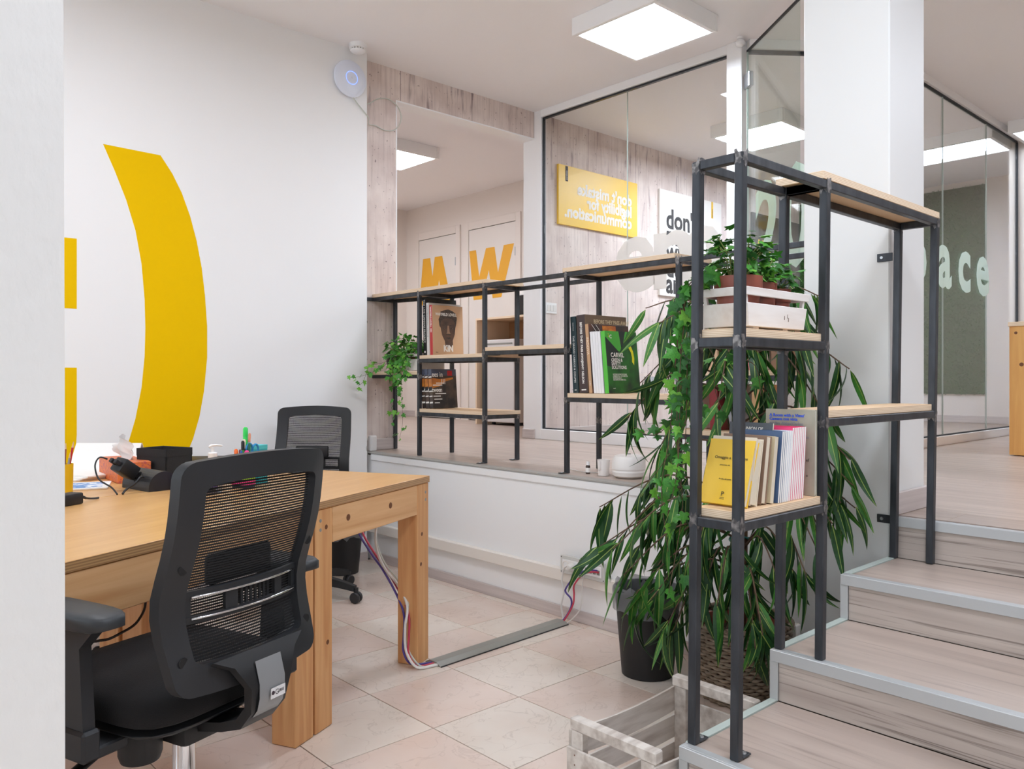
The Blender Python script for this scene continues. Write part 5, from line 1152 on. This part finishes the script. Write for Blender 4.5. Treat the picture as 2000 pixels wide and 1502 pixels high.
def leaf(parent, me, p, d, n, s, name='leaf'):
    """place a leaf: base p (world), tip direction d, upper side n"""
    d = Vector(d).normalized(); n = Vector(n); n = (n - d * n.dot(d))
    if n.length < 1e-3: n = d.orthogonal()
    n.normalize(); x = d.cross(n)
    M = Matrix((x, d, n)).transposed()
    o = link(bpy.data.objects.new(name, me)); o.parent = parent; o.location = Vector(p) - parent.location; o.rotation_euler = M.to_euler(); o.scale = (s, s, s); return o
def rv(a=1): return Vector((rp.uniform(-a, a), rp.uniform(-a, a), rp.uniform(-a, a)))

# ---- tall drooping fig in a wicker basket
FC = Vector((2.585, 1.60, 0))
fig = T('potted_fig_tree', 'tall drooping long-leaved fig in a grey wicker basket behind the stair shelf', 'potted plant', FC)
bm = B()
nst = 22
def wr(z): return .128 + .05 * (z / .27) ** .8
for r_ in range(21):
    z = .008 + r_ * .0128; pts = []
    for k in range(89):
        a = 2 * math.pi * k / 88; rr = wr(z) + .0055 * math.sin(a * nst + math.pi * r_) ; pts.append((rr * math.cos(a), rr * math.sin(a), z + .001 * math.sin(7 * a + r_)))
    atube(bm, pts, .0066, 5, flat=1)
wv = mesh_ob('wicker_weave', bm, WICK, fig, smooth='all'); wv['kind'] = 'stuff'
bm = B()
for k in range(nst): a = 2 * math.pi * (k + .5) / nst; atube(bm, [(wr(0) * math.cos(a), wr(0) * math.sin(a), .003), (wr(.14) * math.cos(a), wr(.14) * math.sin(a), .14), (wr(.275) * math.cos(a), wr(.275) * math.sin(a), .275)], .004, 5)
mesh_ob('wicker_stakes', bm, WICK, fig)
bm = B(); 
for ph in (0, 1): atube(bm, [((wr(.275) + .006 * math.sin(26 * 2 * math.pi * k / 104 + math.pi * ph)) * math.cos(2 * math.pi * k / 104), (wr(.275) + .006 * math.sin(26 * 2 * math.pi * k / 104 + math.pi * ph)) * math.sin(2 * math.pi * k / 104), .279 + .005 * math.cos(26 * 2 * math.pi * k / 104 + math.pi * ph)) for k in range(105)], .007, 6)
mesh_ob('basket_rim', bm, WICK, fig, smooth='all')
mesh_ob('inner_pot', alathe(B(), [(.10, .03), (.142, .268), (.147, .268), (.147, .25), (.136, .255), (.134, .25)], 32), TERRA, fig, smooth=True)
mesh_ob('soil', alathe(B(), [(.137, .222), (.06, .23), (0, .232)], 24), SOIL, fig, smooth=True)
trunk_pts = []
for k in range(3):
    a0 = k * 2.1; pts = [(.018 * math.cos(a0 + 2.4 * t), .018 * math.sin(a0 + 2.4 * t), .22 + 1.0 * t) for t in [i / 10 for i in range(11)]]
    mesh_ob('trunk', atube(B(), pts, .0145, 8, .008), BARK, fig, smooth='all')
mesh_ob('plant_tie', atube(B(), [(.034 * math.cos(2 * math.pi * k / 12), .034 * math.sin(2 * math.pi * k / 12), .57 + .01 * math.sin(k)) for k in range(13)] + [(.06, -.02, .565), (.075, -.035, .575)], .004, 6), mat('teal_tie', (30, 120, 110), .4), fig)
TIPS = [(2.2, 1.82, .46), (2.22, 1.78, .40), (2.26, 1.82, .32), (2.19, 1.93, .54), (2.60, 1.19, .80), (2.62, 1.21, .88), (2.52, 1.22, .68), (2.64, 1.2, .72), (2.46, 1.24, .6),
        (2.22, 1.95, .68), (2.18, 1.85, .55), (2.36, 1.89, .52), (2.25, 1.74, .38), (2.24, 1.67, .30), (2.34, 1.86, .72), (2.23, 1.87, .58), (2.30, 1.80, .42), (2.32, 1.70, .26), (2.36, 1.62, .34), (2.34, 1.92, 1.0), (2.34, 1.86, 1.13), (2.31, 1.75, .90), (2.31, 1.81, 1.40), (2.27, 1.72, 1.34), (2.29, 1.7, 1.15),
        (2.5, 1.64, 1.3), (2.53, 1.55, 1.18), (2.37, 1.55, 1.05), (2.61, 1.54, 1.3), (2.46, 1.55, .92), (2.39, 1.61, .65), (2.37, 1.49, .42), (2.43, 1.43, .34), (2.29, 1.5, .40), (2.3, 1.63, .50), (2.36, 1.40, .26), (2.45, 1.36, .46),
        (2.67, 1.42, 1.38), (2.66, 1.33, 1.43), (2.67, 1.4, 1.18), (2.62, 1.29, 1.02), (2.6, 1.26, .76), (2.56, 1.29, .66), (2.53, 1.36, .5), (2.58, 1.22, .74), (2.56, 1.33, .80), (2.49, 1.29, .50), (2.3, 1.34, .34), (2.55, 1.44, 1.06), (2.59, 1.41, .96), (2.64, 1.22, 1.18)]
def ok_pt(p):
    x, y, z = p
    if z < .012 or x > 2.79: return False
    if y < 1.158:
        for k in range(4):
            if RX[k] - .01 <= x < RX[k + 1] and z < RZ[k] + .01: return False
    if .99 < y < 1.15 and (abs(x - XA) < .03 or abs(x - XB) < .03 or abs(x - XD) < .03): return False
    if y < 1.15 and 1.6 < x < 2.07 and (.78 < z < 1.03 or 1.2 < z < 1.4): return False
    if y < 1.15 and x > 2.0 and 1.0 < z < 1.08: return False
    return True
nleaf = 0; extra = B(); seen = Vector((-.84, -.54, 0))
def put_leaf(me, p, d, n, s):
    o = leaf(fig, me, p, d, n, s)
    if nleaf >= 296:                       # past the limit: joined into one part
        k = len(extra.faces); extra.from_mesh(me); nv = len(me.vertices)
        extra.verts.ensure_lookup_table(); M = Matrix.LocRotScale(o.location, o.rotation_euler, o.scale)
        for v in extra.verts[-nv:]: v.co = M @ v.co
        if me.materials[0] == FM:
            extra.faces.ensure_lookup_table()
            for f in extra.faces[k:]: f.material_index = 2 if f.material_index == 0 else 1
        bpy.data.objects.remove(o)
TIPS.sort(key=lambda q: -(Vector(q) - FC).dot(seen))
for ti, tip in enumerate(TIPS):
    tip = Vector(tip); z0 = min(max(tip.z + rp.uniform(.0, .2), .42), 1.2); base = Vector((FC.x + rp.uniform(-.02, .02), FC.y + rp.uniform(-.02, .02), z0))
    mid = (base + tip) / 2 + Vector((0, 0, .10 + .05 * rp.random())); path = smooth_path([base, mid, tip], 8)
    br = mesh_ob('branch', atube(B(), [p - FC for p in path], .0045, 6, .002), STEM, fig, smooth='all')
    out = (tip - FC); out.z = 0; out.normalize()
    for k in range(10):
        for attempt in range(14):
            u = .38 + .62 * rp.random() if k else 1.0; p = path[min(int(u * (len(path) - 1)), len(path) - 1)] + rv(.006)
            side = Vector((-out.y, out.x, 0)) * rp.uniform(-1, 1); d = out * rp.uniform(.1, .9) + side * .7 + Vector((0, 0, -rp.uniform(.45, 2.0))); d.normalize()
            s = rp.uniform(.15, .225); me = FL[rp.choice((0, 0, 1, 1, 2, 3, 4))]
            n = Vector((0, 0, 1)) * .4 + out * .5 + rv(.85)
            endp = p + d * s * .85 + Vector((0, 0, -s * .3)); midp = p + d * s * .5 + Vector((0, 0, -s * .08))
            if ok_pt(endp) and ok_pt(midp) and ok_pt(p):
                put_leaf(me, p, d, n, s); nleaf += 1; break

print('FIG LEAVES', nleaf)
ex = mesh_ob('inner_leaves', extra, [FD, FR, FM], fig, smooth='all'); ex['kind'] = 'stuff'
# ---- helper for ivy
def ivy_tuft(par, c, n, rad, hz, smin, smax, cols=(0, 1, 2, 3, 4), zlim=None, lim=None):
    for k in range(n):
        a = rp.uniform(0, 6.283); e = rp.uniform(.05, 1); r_ = rad * math.sqrt(rp.random())
        p = Vector((c[0] + r_ * math.cos(a), c[1] + r_ * math.sin(a), c[2] + hz * e * (1 - .45 * (r_ / rad) ** 2)))
        if lim and not lim(p): continue
        out = Vector((math.cos(a), math.sin(a), 0)); s = rp.uniform(smin, smax)
        d = out * rp.uniform(.3, 1) + Vector((0, 0, rp.uniform(-.8, .15))) + rv(.35); n_ = Vector((0, 0, 1)) + out * .45 + rv(.35)
        leaf(par, VD[rp.choice(cols)], p, d, n_, s)
        if k % 3 == 0:
            st = mesh_ob('stem', atube(B(), [Vector((c[0] + .3 * (p.x - c[0]), c[1] + .3 * (p.y - c[1]), c[2] - .01)) - par.location, (Vector(c) + p) / 2 - par.location + rv(.008), p - par.location], .0013, 5), GST, par)
def vine(par, pts, n, smin, smax, face, cols=(0, 1, 2, 3, 4), r=.0016, jit=.018, lim=None):
    P = smooth_path(pts, 8); mesh_ob('vine', atube(B(), [p - par.location for p in P], r, 5, r * .6), STEM, par, smooth='all')
    face = Vector(face)
    for k in range(n):
        u = (k + rp.random()) / n; p = P[min(int(u * (len(P) - 1)), len(P) - 1)] + rv(jit) + face * rp.uniform(0, .012)
        if lim and not lim(p): continue
        s = rp.uniform(smin, smax); d = Vector((0, 0, -1)) * rp.uniform(.3, 1) + rv(.7); nn = face + Vector((0, 0, .5)) + rv(.55)
        leaf(par, VD[rp.choice(cols)], p, d, nn, s)
# ---- white planter crate on the stair shelf with three pots
PX0, PX1, PY0, PY1, PZ = 1.700, 2.006, 1.034, 1.168, 1.2662
pc = T('planter_crate', 'white painted wooden planter crate on the upper board of the stair shelf', 'planter', ((PX0 + PX1) / 2, (PY0 + PY1) / 2, PZ)); hx, hy = (PX1 - PX0) / 2, (PY1 - PY0) / 2
def taper(z): return .86 + .14 * (z / .1)
def tbox(name, x0, x1, y0, y1, z0, z1):
    bm = abox(B(), x0, x1, y0, y1, z0, z1, .0012)
    for v in bm.verts: v.co.x *= taper(v.co.z); v.co.y *= (.93 + .07 * v.co.z / .1)
    return mesh_ob(name, bm, BOXW, pc)
for sy in (-1, 1):
    ya, yb = sorted((sy * hy, sy * (hy - .006)))
    tbox('side_panel', -hx, hx, ya, yb, .008, .064); tbox('rim_slat', -hx - .006, hx + .006, ya, yb, .082, .102)
for sx in (-1, 1):
    xa, xb = sorted((sx * hx, sx * (hx - .006)))
    tbox('end_panel', xa, xb, -hy + .006, hy - .006, .008, .064); tbox('rim_slat', xa, xb, -hy + .006, hy - .006, .082, .102)
    for sy in (-1, 1):
        xa, xb = sorted((sx * (hx - .006), sx * (hx - .016))); ya, yb = sorted((sy * (hy - .006), sy * (hy - .016))); tbox('corner_post', xa, xb, ya, yb, .008, .1)
tbox('bottom_panel', -hx + .006, hx - .006, -hy + .006, hy - .006, .008, .013)
for x in (-.08, .06): mesh_ob('foot', abox(B(), x - .012, x + .012, -.05, .05, .0003, .008), BOXW, pc)
for q, (dx, dz) in enumerate(((.03, .03), (.045, .034), (.05, .026))): mesh_ob('scratch', abox(B(), dx, dx + .0015, -hy * .955 - .0008, -hy * .955 + .002, dz, dz + .01), mat('scratch_brown', (120, 96, 76), .7), pc)
def pot(label, c, r, h, group, tuft, vines=(), name='potted_ivy'):
    t = T(name, label, 'potted plant', c, group=group)
    mesh_ob('pot', alathe(B(), [(0, .001), (r * .76, .001), (r * .92, h * .66), (r * .985, h * .66), (r, h * .67), (r * 1.01, h), (r * .95, h), (r * .93, h - .012)], 28), TERRA, t, smooth=True)
    mesh_ob('soil', alathe(B(), [(r * .94, h - .012), (0, h - .008)], 20), SOIL, t); tuft(t)
    return t
zp = PZ + .0135
def no_post(p): return not (abs(p.x - XA) < .022 and p.y < 1.16) and not (abs(p.x - XB) < .022 and p.y < 1.16)
def t1(t):
    c = (1.772, 1.10, zp + .122); ivy_tuft(t, c, 105, .078, .14, .022, .04, (0, 0, 1, 2, 3, 4), lim=no_post)
    fc = (-.6, -.55, .1)
    F = lambda p: no_post(p) and not (p.y < 1.145 and p.z < 1.26 and p.x < 2.05)
    kw = dict(jit=.024, lim=F)
    top = (1.73, 1.14, zp + .125)
    for k, (pts, n) in enumerate((([top, (1.675, 1.178, 1.38), (1.685, 1.20, 1.28), (1.69, 1.215, 1.17), (1.695, 1.22, 1.04), (1.69, 1.225, .91), (1.67, 1.24, .80)], 30),
                   ([top, (1.67, 1.185, 1.36), (1.70, 1.23, 1.24), (1.71, 1.25, 1.12), (1.705, 1.26, .99), (1.70, 1.28, .86), (1.715, 1.27, .70)], 24),
                   ([top, (1.68, 1.19, 1.35), (1.705, 1.205, 1.26), (1.712, 1.21, 1.12), (1.71, 1.215, .97), (1.70, 1.225, .86)], 26),
                   ([top, (1.69, 1.2, 1.34), (1.74, 1.25, 1.21), (1.76, 1.265, 1.07), (1.71, 1.31, 1.0), (1.675, 1.35, 1.02)], 15),
                   ([top, (1.675, 1.19, 1.36), (1.71, 1.23, 1.2), (1.705, 1.235, 1.07), (1.71, 1.235, .94), (1.72, 1.23, .81), (1.69, 1.25, .60)], 22),
                   ([top, (1.68, 1.195, 1.35), (1.73, 1.21, 1.23), (1.74, 1.225, 1.07), (1.72, 1.265, .96), (1.69, 1.33, .86)], 17),
                   ([top, (1.74, 1.19, 1.36), (1.80, 1.22, 1.26), (1.88, 1.24, 1.2), (1.89, 1.245, 1.12), (1.92, 1.23, 1.04)], 12),
                   ([top, (1.80, 1.19, 1.36), (1.90, 1.205, 1.26), (1.95, 1.21, 1.21), (1.99, 1.18, 1.18), (2.0, 1.17, 1.10)], 9))):
        vine(t, pts, n, .025, .042, fc, (0, 0, 1, 1, 2, 2, 3, 3, 4), **kw)
pot('ivy in a round terracotta pot in the white planter, trailing long vines beside the post', (1.772, 1.10, zp), .0585, .12, None, t1)
pot('bushy ivy in the middle terracotta pot of the white planter', (1.876, 1.103, zp), .044, .112, None, lambda t: ivy_tuft(t, (1.876, 1.103, zp + .112), 70, .064, .10, .021, .037, (0, 1, 2, 2, 3, 4), lim=no_post))
pot('smaller ivy in the terracotta pot at the right end of the white planter', (1.958, 1.10, zp), .036, .102, None, lambda t: ivy_tuft(t, (1.958, 1.10, zp + .102), 60, .062, .085, .02, .035, (0, 0, 1, 2, 3), lim=no_post))
# ---- ivy on the platform shelf
SZ = 1.1902
t = T('planter_box', 'small white slatted planter with brown pots on the low board by the wall', 'planter', (3.0, 4.10, SZ)); 
for (x0, x1, y0, y1) in ((-.09, -.084, -.11, .11), (.084, .09, -.11, .11), (-.084, .084, -.11, -.104), (-.084, .084, .104, .11)):
    for z0, z1 in ((.006, .075), (.09, .11)): mesh_ob('slat', abox(B(), x0, x1, y0, y1, z0, z1, .001), BOXW, t)
for (x, y) in ((-.081, -.101), (.081, -.101), (-.081, .101), (.081, .101)): mesh_ob('corner_post', abox(B(), x - .004, x + .004, y - .004, y + .004, .001, .11), BOXW, t)
mesh_ob('bottom_panel', abox(B(), -.084, .084, -.104, .104, .006, .01), BOXW, t)
t = T('black_bowl', 'shiny black bowl with white band left of the small white planter', 'bowl', (2.965, 4.31, SZ)); mesh_ob('bowl', alathe(B(), [(0, .001), (.045, .001), (.07, .03), (.078, .07), (.07, .115), (.064, .115), (.07, .07), (.06, .03), (0, .012)], 28), mat('gloss_black', (26, 26, 28), .12), t, smooth=True); mesh_ob('white_band', alathe(B(), [(.0745, .085), (.0715, .112)], 28), PAPER, t, smooth=True)
def not_wall(p): return p.y < YW - .015 if p.x < 2.79 else p.y < YC - .015
def t2(tt):
    ivy_tuft(tt, (2.95, 4.17, SZ + .09), 170, .16, .15, .028, .046, (1, 2, 2, 3, 3, 4), lim=not_wall)
    f2 = (-.8, -.4, .2)
    for pts, n in (([(2.95, 4.2, SZ + .13), (2.86, 4.2, SZ + .08), (2.845, 4.2, 1.17), (2.84, 4.19, 1.05), (2.835, 4.19, .93), (2.83, 4.17, .80)], 18), ([(2.95, 4.15, SZ + .13), (2.855, 4.12, SZ + .05), (2.845, 4.10, 1.13), (2.84, 4.09, 1.02), (2.838, 4.08, .88), (2.83, 4.10, .78)], 18),
                   ([(2.95, 4.22, SZ + .13), (2.86, 4.25, SZ + .06), (2.76, 4.27, 1.19), (2.67, 4.28, 1.16), (2.59, 4.29, 1.15)], 14), ([(2.95, 4.25, SZ + .13), (2.85, 4.29, SZ + .06), (2.75, 4.31, 1.22), (2.70, 4.30, 1.13), (2.655, 4.29, 1.1)], 11),
                   ([(2.95, 4.12, SZ + .13), (2.86, 4.13, SZ + .06), (2.845, 4.14, 1.2), (2.84, 4.13, 1.1), (2.84, 4.12, 1.0)], 16), ([(2.93, 4.26, SZ + .14), (2.86, 4.25, SZ + .10), (2.845, 4.24, SZ + .03), (2.84, 4.23, 1.14)], 22), ([(2.93, 4.17, SZ + .14), (2.86, 4.17, SZ + .10), (2.845, 4.16, SZ + .02), (2.84, 4.15, 1.12)], 24), ([(2.93, 4.11, SZ + .14), (2.86, 4.10, SZ + .10), (2.845, 4.10, SZ + .03), (2.84, 4.10, 1.13)], 22), ([(2.95, 4.05, SZ + .13), (2.86, 4.04, SZ + .08), (2.85, 4.04, 1.19), (2.845, 4.05, 1.14)], 9)):
        vine(tt, pts, n, .024, .04, f2, (2, 3, 3, 4, 4), r=.0012, jit=.02, lim=not_wall)
t = pot('bushy ivy trailing over the low board beside the white wall', (3.0, 4.15, SZ + .0105), .046, .10, None, t2)
pot('small ivy in a brown pot at the right end of the small white planter', (3.0, 4.045, SZ + .0105), .042, .105, None, lambda t: ivy_tuft(t, (3.0, 4.045, SZ + .115), 34, .075, .075, .022, .034, (0, 0, 1, 2), lim=not_wall))
bpy.context.view_layer.update()
